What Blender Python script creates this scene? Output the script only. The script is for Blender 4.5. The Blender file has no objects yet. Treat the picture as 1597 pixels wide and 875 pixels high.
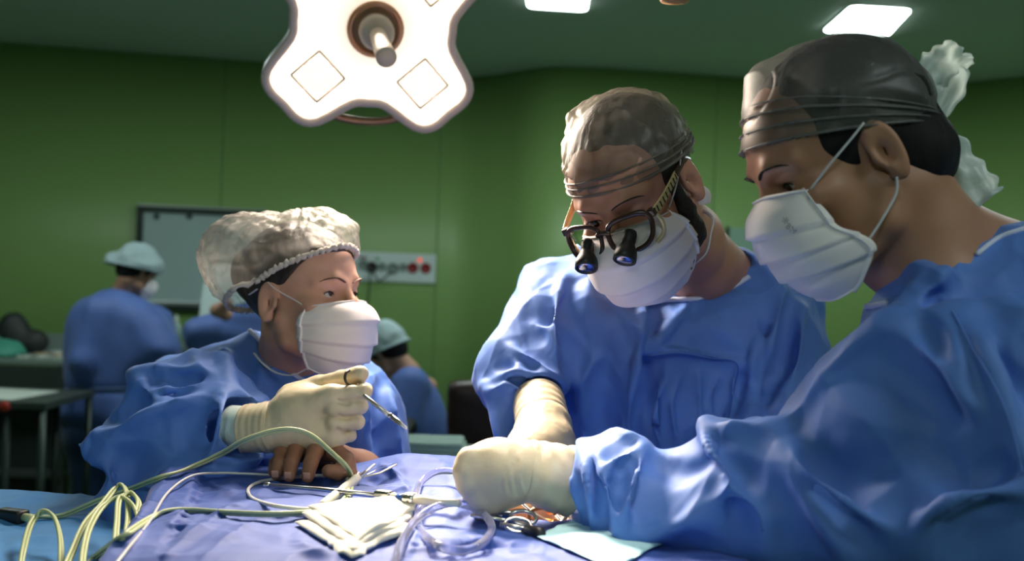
import bpy, bmesh, math, random
import numpy as np
from mathutils import Vector, Matrix

random.seed(7)
np.random.seed(7)
SC = bpy.context.scene
COL = SC.collection
W, H, FPX = 1597.0, 875.0, 1553.0

# ------------------------------------------------------------------ camera
CAM = np.array([0.0, 0.0, 1.45])
ROLL = math.radians(2.0)
cd = bpy.data.cameras.new('camera')
cam = bpy.data.objects.new('camera', cd)
COL.objects.link(cam)
cam.matrix_world = Matrix.Translation(Vector(CAM)) @ Matrix.Rotation(math.radians(90), 4, 'X') @ Matrix.Rotation(ROLL, 4, 'Z')
cd.sensor_width = 36.0
cd.lens = 36.0 * FPX / W
cd.clip_start = 0.05
cd.clip_end = 60
cd.dof.use_dof = True
cd.dof.focus_distance = 1.27
cd.dof.aperture_fstop = 3.8
SC.camera = cam
RC = np.array(cam.matrix_world.to_3x3())

# ------------------------------------------------------------------ view, world
SC.view_settings.view_transform = 'Standard'
SC.view_settings.look = 'None'
SC.view_settings.gamma = 1.0
SC.view_settings.use_curve_mapping = False
SC.view_settings.exposure = 0.0
wd = bpy.data.worlds.new('world')
SC.world = wd
wd.use_nodes = True
wd.node_tree.nodes['Background'].inputs[0].default_value = (0.5, 0.7, 0.6, 1)
wd.node_tree.nodes['Background'].inputs[1].default_value = 0.02
PANEL_EMIT = 18.5          # ceiling panels
LAMP_SPOT = 420.0          # operating lamp beam
LAMP_SOFT = 18.0          # operating lamp wide light
LAMP_GLOW = 1.7


# ------------------------------------------------------------------ pixel geometry
def P(px, py, d):
    """World point seen at pixel (px, py) at distance d along the view axis."""
    v = np.array([(px - W / 2) / FPX * d, -(py - H / 2) / FPX * d, -d])
    return CAM + RC @ v


def proj(V):
    q = (np.asarray(V) - CAM) @ RC
    d = -q[:, 2]
    return np.stack([W / 2 + q[:, 0] / d * FPX, H / 2 - q[:, 1] / d * FPX, d], 1)


def onz(px, py, z):
    a = P(px, py, 1.0) - CAM
    return CAM + a * ((z - CAM[2]) / a[2])


# ------------------------------------------------------------------ materials
def mat(name, col, rough=0.6, metal=0.0, **kw):
    m = bpy.data.materials.new(name)
    m.use_nodes = True
    b = m.node_tree.nodes['Principled BSDF']
    b.inputs['Base Color'].default_value = (*col, 1)
    b.inputs['Roughness'].default_value = rough
    b.inputs['Metallic'].default_value = metal
    for k, v in kw.items():
        b.inputs[k.replace('_', ' ')].default_value = v
    return m


def nd(m, t, **kw):
    n = m.node_tree.nodes.new(t)
    for k, v in kw.items():
        if k.startswith('i_'):
            n.inputs[k[2:].replace('_', ' ')].default_value = v
        else:
            setattr(n, k, v)
    return n


def lk(m, a, b):
    m.node_tree.links.new(a, b)


def bump(m, scale, strength, dist=0.001, detail=3.0, kind='noise', stretch=None, vor='F1'):
    b = m.node_tree.nodes['Principled BSDF']
    tc = nd(m, 'ShaderNodeTexCoord')
    src = tc.outputs['Object']
    if stretch:
        mp = nd(m, 'ShaderNodeMapping')
        mp.inputs['Scale'].default_value = stretch
        lk(m, src, mp.inputs[0])
        src = mp.outputs[0]
    if kind in ('noise', 'ridge'):
        n = nd(m, 'ShaderNodeTexNoise', i_Scale=scale, i_Detail=detail)
        if kind == 'ridge':
            n.noise_type = 'RIDGED_MULTIFRACTAL'
            n.inputs['Distortion'].default_value = 0.4
        out = n.outputs['Fac']
    else:
        n = nd(m, 'ShaderNodeTexVoronoi', i_Scale=scale, feature=vor)
        out = n.outputs['Distance']
    lk(m, src, n.inputs['Vector'])
    bp = nd(m, 'ShaderNodeBump', i_Strength=strength, i_Distance=dist)
    lk(m, out, bp.inputs['Height'])
    prev = b.inputs['Normal'].links
    if prev:
        lk(m, prev[0].from_socket, bp.inputs['Normal'])
    lk(m, bp.outputs[0], b.inputs['Normal'])
    return m


def vary(m, c1, c2, scale, detail=4.0, lo=0.35, hi=0.65, stretch=None):
    b = m.node_tree.nodes['Principled BSDF']
    tc = nd(m, 'ShaderNodeTexCoord')
    src = tc.outputs['Object']
    if stretch:
        mp = nd(m, 'ShaderNodeMapping')
        mp.inputs['Scale'].default_value = stretch
        lk(m, src, mp.inputs[0])
        src = mp.outputs[0]
    n = nd(m, 'ShaderNodeTexNoise', i_Scale=scale, i_Detail=detail)
    lk(m, src, n.inputs['Vector'])
    r = nd(m, 'ShaderNodeValToRGB')
    r.color_ramp.elements[0].position = lo
    r.color_ramp.elements[1].position = hi
    r.color_ramp.elements[0].color = (*c1, 1)
    r.color_ramp.elements[1].color = (*c2, 1)
    lk(m, n.outputs['Fac'], r.inputs[0])
    lk(m, r.outputs[0], b.inputs['Base Color'])
    return m


def sheer(name, col, opacity, scale=60.0, contrast=0.35, rough=0.7, transl=0.5, crease=0.22):
    """See-through non-woven fabric: fibres over holes."""
    m = bpy.data.materials.new(name)
    m.use_nodes = True
    nt = m.node_tree
    nt.nodes.remove(nt.nodes['Principled BSDF'])
    out = nt.nodes['Material Output']
    dif = nd(m, 'ShaderNodeBsdfDiffuse'); dif.inputs[0].default_value = (*col, 1)
    tr = nd(m, 'ShaderNodeBsdfTranslucent'); tr.inputs[0].default_value = (*col, 1)
    gl = nd(m, 'ShaderNodeBsdfGlossy'); gl.inputs[0].default_value = (0.9, 0.9, 0.9, 1); gl.inputs[1].default_value = 0.45
    mx = nd(m, 'ShaderNodeMixShader'); mx.inputs[0].default_value = transl
    lk(m, dif.outputs[0], mx.inputs[1]); lk(m, tr.outputs[0], mx.inputs[2])
    mg = nd(m, 'ShaderNodeMixShader'); mg.inputs[0].default_value = 0.08
    lk(m, mx.outputs[0], mg.inputs[1]); lk(m, gl.outputs[0], mg.inputs[2])
    tp = nd(m, 'ShaderNodeBsdfTransparent')
    tc = nd(m, 'ShaderNodeTexCoord')
    n = nd(m, 'ShaderNodeTexNoise', i_Scale=scale, i_Detail=6.0)
    lk(m, tc.outputs['Object'], n.inputs['Vector'])
    mr = nd(m, 'ShaderNodeMapRange')
    mr.inputs['From Min'].default_value = 0.3
    mr.inputs['From Max'].default_value = 0.7
    mr.inputs['To Min'].default_value = max(0, opacity - contrast * 0.5)
    mr.inputs['To Max'].default_value = min(1, opacity + contrast * 0.5)
    lk(m, n.outputs['Fac'], mr.inputs['Value'])
    lw = nd(m, 'ShaderNodeLayerWeight'); lw.inputs[0].default_value = 0.35
    ad = nd(m, 'ShaderNodeMath', operation='ADD', use_clamp=True)
    lk(m, mr.outputs[0], ad.inputs[0])
    ml = nd(m, 'ShaderNodeMath', operation='MULTIPLY'); ml.inputs[1].default_value = 0.4
    lk(m, lw.outputs['Facing'], ml.inputs[0]); lk(m, ml.outputs[0], ad.inputs[1])
    mt = nd(m, 'ShaderNodeMixShader')
    lk(m, ad.outputs[0], mt.inputs[0]); lk(m, tp.outputs[0], mt.inputs[1]); lk(m, mg.outputs[0], mt.inputs[2])
    # crinkle lines gather the fabric and make it denser
    vo = nd(m, 'ShaderNodeTexNoise', i_Scale=scale * 1.5, i_Detail=5.0, noise_type='RIDGED_MULTIFRACTAL')
    dv = nd(m, 'ShaderNodeVectorMath', operation='ADD')
    sc_ = nd(m, 'ShaderNodeVectorMath', operation='SCALE'); sc_.inputs['Scale'].default_value = 0.03
    lk(m, n.outputs['Color'], sc_.inputs[0]); lk(m, tc.outputs['Object'], dv.inputs[0]); lk(m, sc_.outputs[0], dv.inputs[1])
    lk(m, dv.outputs[0], vo.inputs['Vector'])
    r2 = nd(m, 'ShaderNodeMapRange'); r2.inputs['From Min'].default_value = 0.55; r2.inputs['From Max'].default_value = 0.95
    r2.inputs['To Min'].default_value = 0.0; r2.inputs['To Max'].default_value = crease
    lk(m, vo.outputs['Fac'], r2.inputs['Value'])
    a2 = nd(m, 'ShaderNodeMath', operation='ADD', use_clamp=True)
    lk(m, ad.outputs[0], a2.inputs[0]); lk(m, r2.outputs[0], a2.inputs[1]); lk(m, a2.outputs[0], mt.inputs[0])
    bp = nd(m, 'ShaderNodeBump', i_Strength=0.6, i_Distance=0.002)
    lk(m, vo.outputs['Fac'], bp.inputs['Height'])
    cr = nd(m, 'ShaderNodeValToRGB')
    cr.color_ramp.elements[0].position = 0.30; cr.color_ramp.elements[1].position = 0.95
    cr.color_ramp.elements[0].color = (*[c * 0.42 for c in col], 1); cr.color_ramp.elements[1].color = (*[min(1, c * 1.2) for c in col], 1)
    lk(m, vo.outputs['Fac'], cr.inputs[0]); lk(m, cr.outputs[0], dif.inputs[0]); lk(m, cr.outputs[0], tr.inputs[0])
    for s in (dif, tr, gl):
        lk(m, bp.outputs[0], s.inputs['Normal'])
    lk(m, mt.outputs[0], out.inputs[0])
    return m


def emit(name, col, s):
    m = bpy.data.materials.new(name)
    m.use_nodes = True
    b = m.node_tree.nodes['Principled BSDF']
    b.inputs['Base Color'].default_value = (*col, 1)
    b.inputs['Emission Color'].default_value = (*col, 1)
    b.inputs['Emission Strength'].default_value = s
    return m


# ------------------------------------------------------------------ objects
def thing(name, label, cat, loc, group=None):
    o = bpy.data.objects.new(name, None)
    COL.objects.link(o)
    o.location = tuple(float(c) for c in loc)
    o.empty_display_size = 0.05
    o['label'] = label
    o['category'] = cat
    if group:
        o['group'] = group
    return o


def wloc(o):
    l = np.zeros(3)
    while o is not None:
        l += np.array(o.location)
        o = o.parent
    return l


def link(name, me, m, parent=None, loc=None, smooth=True):
    if smooth:
        me.polygons.foreach_set('use_smooth', [True] * len(me.polygons))
    if m is not None:
        me.materials.append(m)
    o = bpy.data.objects.new(name, me)
    COL.objects.link(o)
    if parent is not None:
        o.parent = parent
    if loc is not None:
        o.location = tuple(float(c) for c in loc)
    return o


def raw(name, V, F, m, parent=None, smooth=True, origin=None):
    """Vertices in world coordinates -> one mesh object."""
    V = np.asarray(V, float)
    if parent is not None:
        V = V - wloc(parent)
        loc = None
    else:
        origin = np.array(origin if origin is not None else [V[:, 0].mean(), V[:, 1].mean(), V[:, 2].min()])
        V = V - origin
        loc = origin
    me = bpy.data.meshes.new(name)
    if isinstance(F, np.ndarray):
        n = F.shape[1]
        me.vertices.add(len(V)); me.vertices.foreach_set('co', V.astype(np.float32).ravel())
        me.loops.add(F.size); me.loops.foreach_set('vertex_index', F.astype(np.int32).ravel())
        me.polygons.add(len(F))
        me.polygons.foreach_set('loop_start', np.arange(0, F.size, n, dtype=np.int32))
        me.update(calc_edges=True)
        me.validate()
    else:
        me.from_pydata([tuple(v) for v in V], [], [tuple(f) for f in F])
        me.update()
    return link(name, me, m, parent, loc, smooth)


def tag(o, label, cat, group=None):
    o['label'] = label
    o['category'] = cat
    if group:
        o['group'] = group
    return o


def struct(o):
    o['kind'] = 'structure'
    return o


class MB:
    """Collects closed shapes in world coordinates for one mesh."""
    def __init__(s):
        s.V = []; s.F = []

    def add(s, V, F):
        k = len(s.V)
        s.V += [tuple(map(float, v)) for v in V]
        s.F += [tuple(i + k for i in f) for f in F]
        return s

    def box(s, c, size, R=None, bev=0.0):
        bm = bmesh.new()
        bmesh.ops.create_cube(bm, size=1.0)
        for v in bm.verts:
            v.co = Vector((v.co.x * size[0], v.co.y * size[1], v.co.z * size[2]))
        if bev > 0:
            bmesh.ops.bevel(bm, geom=list(bm.edges), offset=bev, segments=2, affect='EDGES', profile=0.6)
        bm.verts.index_update()
        V = np.array([v.co[:] for v in bm.verts])
        F = [[v.index for v in f.verts] for f in bm.faces]
        bm.free()
        if R is not None:
            V = V @ np.asarray(R).T
        return s.add(V + np.asarray(c), F)

    def lathe(s, base, axis, prof, n=24, caps=True):
        """prof: list of (radius, distance along axis)."""
        a = np.asarray(axis, float); a /= np.linalg.norm(a)
        u = np.cross(a, [0, 0, 1] if abs(a[2]) < 0.9 else [1, 0, 0]); u /= np.linalg.norm(u)
        v = np.cross(a, u)
        V = []; F = []
        for r, h in prof:
            for i in range(n):
                t = 2 * math.pi * i / n
                V.append(np.asarray(base) + a * h + (u * math.cos(t) + v * math.sin(t)) * max(r, 1e-5))
        for j in range(len(prof) - 1):
            for i in range(n):
                F.append((j * n + i, j * n + (i + 1) % n, (j + 1) * n + (i + 1) % n, (j + 1) * n + i))
        if caps:
            F.append(tuple(range(n))[::-1]); F.append(tuple((len(prof) - 1) * n + i for i in range(n)))
        return s.add(V, F)

    def tube(s, pts, r, n=10, closed=False, flat=None, up=(0, 0, 1)):
        V, F = sweep(pts, r, n, closed, flat, up)
        return s.add(V, F)

    def build(s, name, m, parent=None, smooth=True, origin=None):
        return raw(name, np.array(s.V), s.F, m, parent, smooth, origin)


def sweep(pts, r, n=10, closed=False, flat=None, up=(0, 0, 1)):
    pts = np.asarray(pts, float)
    k = len(pts)
    rr = np.broadcast_to(np.asarray(r, float), (k,))
    T = np.zeros_like(pts)
    if closed:
        T = np.roll(pts, -1, 0) - np.roll(pts, 1, 0)
    else:
        T[1:-1] = pts[2:] - pts[:-2]; T[0] = pts[1] - pts[0]; T[-1] = pts[-1] - pts[-2]
    T /= np.linalg.norm(T, axis=1)[:, None] + 1e-12
    V = []; F = []
    u = np.cross(T[0], up)
    if np.linalg.norm(u) < 1e-3:
        u = np.cross(T[0], (1, 0, 0))
    u /= np.linalg.norm(u)
    for i in range(k):
        u = u - T[i] * (u @ T[i]); u /= np.linalg.norm(u) + 1e-12
        w = np.cross(T[i], u)
        for j in range(n):
            t = 2 * math.pi * j / n
            ru, rw = rr[i], rr[i] * (flat if flat else 1.0)
            V.append(pts[i] + u * math.cos(t) * ru + w * math.sin(t) * rw)
    m = k if closed else k - 1
    for i in range(m):
        a = i * n; b = ((i + 1) % k) * n
        for j in range(n):
            F.append((a + j, a + (j + 1) % n, b + (j + 1) % n, b + j))
    if not closed:
        F.append(tuple(range(n))[::-1]); F.append(tuple((k - 1) * n + j for j in range(n)))
    return V, F


def spline(pts, n=8, closed=False):
    """Catmull-Rom through the points."""
    p = np.asarray(pts, float)
    k = len(p)
    out = []
    rng = range(k) if closed else range(k - 1)
    for i in rng:
        if closed:
            a, b, c, d = p[(i - 1) % k], p[i], p[(i + 1) % k], p[(i + 2) % k]
        else:
            a, b, c, d = p[max(i - 1, 0)], p[i], p[i + 1], p[min(i + 2, k - 1)]
        for j in range(n):
            t = j / n
            out.append(0.5 * ((2 * b) + (c - a) * t + (2 * a - 5 * b + 4 * c - d) * t * t + (3 * b - a - 3 * c + d) * t ** 3))
    if not closed:
        out.append(p[-1])
    return np.array(out)


# ------------------------------------------------------------------ noise
_perm = np.random.RandomState(3).rand(64, 64, 64).astype(np.float32)


def vnoise(X):
    X = np.asarray(X, float)
    i = np.floor(X).astype(int); f = X - i
    f = f * f * (3 - 2 * f)
    r = 0
    for dx in (0, 1):
        for dy in (0, 1):
            for dz in (0, 1):
                w = (f[:, 0] if dx else 1 - f[:, 0]) * (f[:, 1] if dy else 1 - f[:, 1]) * (f[:, 2] if dz else 1 - f[:, 2])
                r = r + w * _perm[(i[:, 0] + dx) % 64, (i[:, 1] + dy) % 64, (i[:, 2] + dz) % 64]
    return r * 2 - 1


def ridged(X):
    return 1 - 2 * np.abs(vnoise(X))


_rs = np.random.RandomState(5).rand(32, 32, 32, 3).astype(np.float32)


def worley(X):
    """F2 - F1 cell distance: sharp valleys between crumple facets."""
    X = np.asarray(X, float)
    i = np.floor(X).astype(int)
    f1 = np.full(len(X), 9.0); f2 = np.full(len(X), 9.0)
    for dx in (-1, 0, 1):
        for dy in (-1, 0, 1):
            for dz in (-1, 0, 1):
                j = i + np.array([dx, dy, dz])
                c = j + _rs[j[:, 0] % 32, j[:, 1] % 32, j[:, 2] % 32]
                d = np.sqrt(((X - c) ** 2).sum(1))
                f2 = np.where(d < f1, f1, np.minimum(f2, d))
                f1 = np.minimum(f1, d)
    return f1, f2


# ------------------------------------------------------------------ signed distance shapes
def smin(a, b, k):
    if k <= 0:
        return np.minimum(a, b)
    h = np.clip(0.5 + 0.5 * (b - a) / k, 0, 1)
    return b * (1 - h) + a * h - k * h * (1 - h)


def smax(a, b, k):
    return -smin(-a, -b, k)


def ell(X, c, r, R=None):
    p = X - np.asarray(c, float)
    if R is not None:
        p = p @ np.asarray(R)
    r = np.asarray(r, float)
    k0 = np.sqrt(((p / r) ** 2).sum(1)); k1 = np.sqrt(((p / r ** 2) ** 2).sum(1)) + 1e-9
    return k0 * (k0 - 1) / k1


def cap(X, a, b, ra, rb=None):
    rb = ra if rb is None else rb
    a = np.asarray(a, float); b = np.asarray(b, float)
    pa = X - a; ba = b - a
    h = np.clip(pa @ ba / (ba @ ba + 1e-12), 0, 1)
    d = pa - h[:, None] * ba
    return np.sqrt((d * d).sum(1)) - (ra + (rb - ra) * h)


def chain(X, pts, rad, k=0.01):
    r = None
    for i in range(len(pts) - 1):
        c = cap(X, pts[i], pts[i + 1], rad[i], rad[i + 1])
        r = c if r is None else smin(r, c, k)
    return r


class Pillow:
    """A padded body whose outline is a polygon given in picture pixels, standing at its own depth."""
    def __init__(s, poly, T0=0.05, B=0.03, L=0.08, R=None, h=0.004, blur=2, Tb=None, smooth=3, d=None):
        pts = np.array([P(*(q if len(q) == 3 else (q[0], q[1], d))) for q in poly])
        if smooth:
            pp = spline(pts, smooth, True)
        else:
            pp = pts
        A = np.stack([np.ones(len(pts)), pts[:, 0], pts[:, 2]], 1)
        if d is not None and all(len(q) == 2 for q in poly):
            s.co = np.array([pts[:, 1].mean(), 0, 0])
        else:
            s.co = np.linalg.lstsq(A, pts[:, 1], rcond=None)[0]
        p2 = pp[:, [0, 2]]
        s.T0, s.B, s.L, s.R, s.Tb = T0, B, L, R or T0, Tb or T0
        m = 0.06
        s.lo = p2.min(0) - m; hi = p2.max(0) + m
        s.h = h
        nx, nz = (np.ceil((hi - s.lo) / h).astype(int) + 1)
        gx, gz = np.meshgrid(s.lo[0] + np.arange(nx) * h, s.lo[1] + np.arange(nz) * h, indexing='ij')
        q = np.stack([gx.ravel(), gz.ravel()], 1)
        d2 = np.full(len(q), 1e9); ins = np.zeros(len(q), bool)
        n = len(p2)
        for i in range(n):
            a = p2[i]; b = p2[(i + 1) % n]
            ba = b - a
            t = np.clip(((q - a) @ ba) / (ba @ ba + 1e-12), 0, 1)
            e = q - a - t[:, None] * ba
            d2 = np.minimum(d2, (e * e).sum(1))
            if a[1] != b[1]:
                c = (a[1] > q[:, 1]) != (b[1] > q[:, 1])
                ins ^= c & (q[:, 0] < (b[0] - a[0]) * (q[:, 1] - a[1]) / (b[1] - a[1]) + a[0])
        g = (np.sqrt(d2) * np.where(ins, -1, 1)).reshape(nx, nz)
        for _ in range(blur):
            e = np.pad(g, 1, mode='edge')
            g = (e[:-2, 1:-1] + e[2:, 1:-1] + e[1:-1, :-2] + e[1:-1, 2:] + 2 * e[1:-1, 1:-1]) / 6
        s.g = g

    def depth(s, X):
        return s.co[0] + s.co[1] * X[:, 0] + s.co[2] * X[:, 2]

    def __call__(s, X):
        u = (X[:, 0] - s.lo[0]) / s.h; v = (X[:, 2] - s.lo[1]) / s.h
        nx, nz = s.g.shape
        uc = np.clip(u, 0, nx - 1.001); vc = np.clip(v, 0, nz - 1.001)
        i = uc.astype(int); j = vc.astype(int); fu = uc - i; fv = vc - j
        g = s.g
        d2 = g[i, j] * (1 - fu) * (1 - fv) + g[i + 1, j] * fu * (1 - fv) + g[i, j + 1] * (1 - fu) * fv + g[i + 1, j + 1] * fu * fv
        d2 = d2 + np.hypot(u - uc, v - vc) * s.h
        w = X[:, 1] - s.depth(X)
        b = s.B * (1 - np.exp(-np.clip(-d2, 0, None) / s.L))
        T = np.where(w < 0, s.T0 + b, s.Tb + b)
        R = s.R
        qa = d2 + R; qb = np.abs(w) - T + R
        return np.minimum(np.maximum(qa, qb), 0) + np.hypot(np.maximum(qa, 0), np.maximum(qb, 0)) - R


def nets(f, lo, hi, h):
    """Naive surface nets over a narrow band; returns vertices and quads."""
    lo = np.asarray(lo, float); hi = np.asarray(hi, float)
    S = 4
    nc = np.ceil((hi - lo) / (h * S)).astype(int) + 1
    ax = [lo[k] + (np.arange(nc[k]) + 0.5) * h * S - 0.5 * h for k in range(3)]
    G = np.stack(np.meshgrid(*ax, indexing='ij'), -1).reshape(-1, 3)
    fc = np.concatenate([f(G[i:i + 400000]) for i in range(0, len(G), 400000)]).reshape(nc)
    n = nc * S
    F = np.repeat(np.repeat(np.repeat(fc.astype(np.float32), S, 0), S, 1), S, 2)
    act = np.argwhere(np.abs(fc) < h * S * 1.7)
    off = np.stack(np.meshgrid(*[np.arange(S)] * 3, indexing='ij'), -1).reshape(-1, 3)
    for i in range(0, len(act), 6000):
        idx = (act[i:i + 6000, None, :] * S + off[None]).reshape(-1, 3)
        F[idx[:, 0], idx[:, 1], idx[:, 2]] = f(lo + idx * h)
    F[0] = F[-1] = 1; F[:, 0] = F[:, -1] = 1; F[:, :, 0] = F[:, :, -1] = 1
    s = F < 0
    c = np.zeros(np.array(F.shape) - 1, np.int8)
    for a in (0, 1):
        for b in (0, 1):
            for d in (0, 1):
                c += s[a:F.shape[0] - 1 + a, b:F.shape[1] - 1 + b, d:F.shape[2] - 1 + d]
    am = (c > 0) & (c < 8)
    cells = np.argwhere(am)
    ids = np.full(c.shape, -1, np.int32)
    ids[am] = np.arange(len(cells))
    acc = np.zeros((len(cells), 3)); cnt = np.zeros(len(cells))
    for axis in range(3):
        o1, o2 = [(1, 2), (0, 2), (0, 1)][axis]
        for a in (0, 1):
            for b in (0, 1):
                p = cells.copy(); p[:, o1] += a; p[:, o2] += b
                q = p.copy(); q[:, axis] += 1
                fp = F[p[:, 0], p[:, 1], p[:, 2]]; fq = F[q[:, 0], q[:, 1], q[:, 2]]
                m = (fp < 0) != (fq < 0)
                t = np.where(m, fp / (fp - fq + 1e-20), 0)
                pos = p.astype(float); pos[:, axis] += t
                acc[m] += pos[m]; cnt[m] += 1
    V = lo + acc / cnt[:, None] * h
    Q = []
    for axis in range(3):
        o1, o2 = [(1, 2), (2, 0), (0, 1)][axis]
        sl0 = [slice(None)] * 3; sl1 = [slice(None)] * 3
        sl0[axis] = slice(0, -1); sl1[axis] = slice(1, None)
        d = s[tuple(sl0)] != s[tuple(sl1)]
        e = np.argwhere(d)
        e = e[(e[:, o1] > 0) & (e[:, o2] > 0) & (e[:, o1] < F.shape[o1] - 1) & (e[:, o2] < F.shape[o2] - 1)]
        inside = s[e[:, 0], e[:, 1], e[:, 2]]

        def cell(da, db):
            q = e.copy(); q[:, o1] -= da; q[:, o2] -= db
            return ids[q[:, 0], q[:, 1], q[:, 2]]
        quad = np.stack([cell(1, 1), cell(0, 1), cell(0, 0), cell(1, 0)], 1)
        quad[~inside] = quad[~inside][:, ::-1]
        Q.append(quad)
    return V, np.concatenate(Q)


def vnormals(V, Q):
    n = np.cross(V[Q[:, 2]] - V[Q[:, 0]], V[Q[:, 3]] - V[Q[:, 1]])
    N = np.zeros_like(V)
    for k in range(4):
        for c in range(3):
            N[:, c] += np.bincount(Q[:, k], n[:, c], len(V))
    return N / (np.linalg.norm(N, axis=1)[:, None] + 1e-12)


def relax(V, Q, it=2, lam=0.5):
    e = np.concatenate([Q[:, [0, 1]], Q[:, [1, 2]], Q[:, [2, 3]], Q[:, [3, 0]]])
    n = len(V)
    cnt = np.bincount(e[:, 0], minlength=n) + np.bincount(e[:, 1], minlength=n)
    for _ in range(it):
        A = np.zeros_like(V)
        for c in range(3):
            A[:, c] = np.bincount(e[:, 0], V[e[:, 1], c], n) + np.bincount(e[:, 1], V[e[:, 0], c], n)
        V = V + lam * (A / np.maximum(cnt, 1)[:, None] - V)
    return V


def stroke(V, N, pts, w, h, kind='r', taper=0.25, facing=True):
    """Push the surface along a line given in picture pixels: r ridge, v valley, s step (left side of the line rises), b broad swell."""
    px = proj(V)
    p = np.asarray(pts, float)
    if len(p) > 2:
        p = spline(np.c_[p, np.zeros(len(p))], 5)[:, :2]
    best = np.full(len(V), 1e9); sg = np.zeros(len(V)); tt = np.zeros(len(V))
    L = np.r_[0, np.cumsum(np.linalg.norm(np.diff(p, axis=0), axis=1))]
    lo = p.min(0) - 3 * w; hi = p.max(0) + 3 * w
    m = (px[:, 0] > lo[0]) & (px[:, 0] < hi[0]) & (px[:, 1] > lo[1]) & (px[:, 1] < hi[1])
    if facing:
        view = V - CAM
        view /= np.linalg.norm(view, axis=1)[:, None]
        fc = np.clip(-(view * N).sum(1) * 1.6, 0, 1)
        m &= fc > 0
    q = px[m][:, :2]
    if not len(q):
        return V
    b = np.full(len(q), 1e9); s_ = np.zeros(len(q)); t_ = np.zeros(len(q))
    for i in range(len(p) - 1):
        a = p[i]; ba = p[i + 1] - a; l2 = ba @ ba + 1e-9
        t = np.clip((q - a) @ ba / l2, 0, 1)
        e = q - a - t[:, None] * ba
        d = np.hypot(e[:, 0], e[:, 1])
        cr = ba[0] * e[:, 1] - ba[1] * e[:, 0]
        k = d < b
        b[k] = d[k]; s_[k] = np.sign(cr[k]); t_[k] = (L[i] + t[k] * (L[i + 1] - L[i])) / L[-1]
    tp = np.clip(np.minimum(t_, 1 - t_) / max(taper, 1e-3), 0, 1) if taper else 1.0
    tp = np.sqrt(tp) if taper else 1.0
    x = b / w
    if kind == 'r':
        y = np.clip(1 - x, 0, 1) ** 1.4 * h
    elif kind == 'v':
        y = -np.exp(-x * x * 2) * h
    elif kind == 'b':
        y = np.exp(-x * x) * h
    else:
        sx = x * s_
        y = h * np.where(sx < 0, np.exp(-x * 0.9), -0.5 * np.exp(-x * x * 3))
    r = V.copy()
    g = fc[m] if facing else 1.0
    r[m] += N[m] * (y * tp * g)[:, None]
    return r


def sdfobj(name, f, lo, hi, h, m, parent=None, post=None, it=1, M=None, strokes=(), **kw):
    V, Q = nets(f, lo, hi, h)
    if it:
        V = relax(V, Q, it)
    if M is not None:
        V = V @ M[:3, :3].T + M[:3, 3]
    if post:
        N = vnormals(V, Q)
        r = post(V, N)
        if isinstance(r, tuple):
            V, keep = r
            kq = keep[Q].all(1)
            Q = Q[kq]
            u = np.unique(Q); mp = np.full(len(V), -1); mp[u] = np.arange(len(u))
            V = V[u]; Q = mp[Q]
        else:
            V = r
    for st in strokes:
        N = vnormals(V, Q)
        V = stroke(V, N, *st)
    return raw(name, V, Q, m, parent, **kw)

# ================================================================== THE ROOM
ZC = 2.85
M_wall = mat('green_wall_panel', (0.24, 0.40, 0.13), 0.42)
bump(M_wall, 3.0, 0.15, 0.02)
M_ceil = mat('ceiling_paint', (0.55, 0.62, 0.58), 0.7)
M_floor = mat('vinyl_floor', (0.10, 0.16, 0.13), 0.35)
M_seam = mat('wall_seam', (0.11, 0.22, 0.06), 0.5)


def edge(px, py):
    p = onz(px, py, ZC)
    return (p[0], p[1])


ep = [edge(*q) for q in [(0, 66), (200, 81), (400, 96), (600, 111), (690, 118), (735, 120), (785, 115), (830, 107), (870, 104), (920, 105), (1000, 109),
                         (1080, 115), (1160, 121), (1260, 128), (1350, 132), (1430, 133), (1510, 128), (1597, 119)]]
a0, a1 = np.array(ep[0]), np.array(ep[2])
left = a0 + (a0 - a1) / np.linalg.norm(a0 - a1) * 1.6
b0, b1 = np.array(ep[-1]), np.array(ep[-2])
right = b0 + (b0 - b1) / np.linalg.norm(b0 - b1) * 1.2
plan = spline(np.array([(*left, 0)] + [(*q, 0) for q in ep] + [(*right, 0)]), 5)[:, :2]


def wallmesh(name, pl, th=0.08):
    t = np.gradient(pl, axis=0); t /= np.linalg.norm(t, axis=1)[:, None]
    nrm = np.stack([-t[:, 1], t[:, 0]], 1)
    out = pl + nrm * th
    n = len(pl)
    V = [(*q, 0) for q in pl] + [(*q, ZC) for q in pl] + [(*q, 0) for q in out] + [(*q, ZC) for q in out]
    F = []
    for i in range(n - 1):
        F += [(i, i + 1, n + i + 1, n + i), (2 * n + i + 1, 2 * n + i, 3 * n + i, 3 * n + i + 1),
              (n + i, n + i + 1, 3 * n + i + 1, 3 * n + i), (i + 1, i, 2 * n + i, 2 * n + i + 1)]
    F += [(0, n, 3 * n, 2 * n), (n - 1, 3 * n - 1, 4 * n - 1, 2 * n - 1)]
    return struct(raw(name, V, F, M_wall, origin=(0, pl[:, 1].mean(), 0)))


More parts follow.
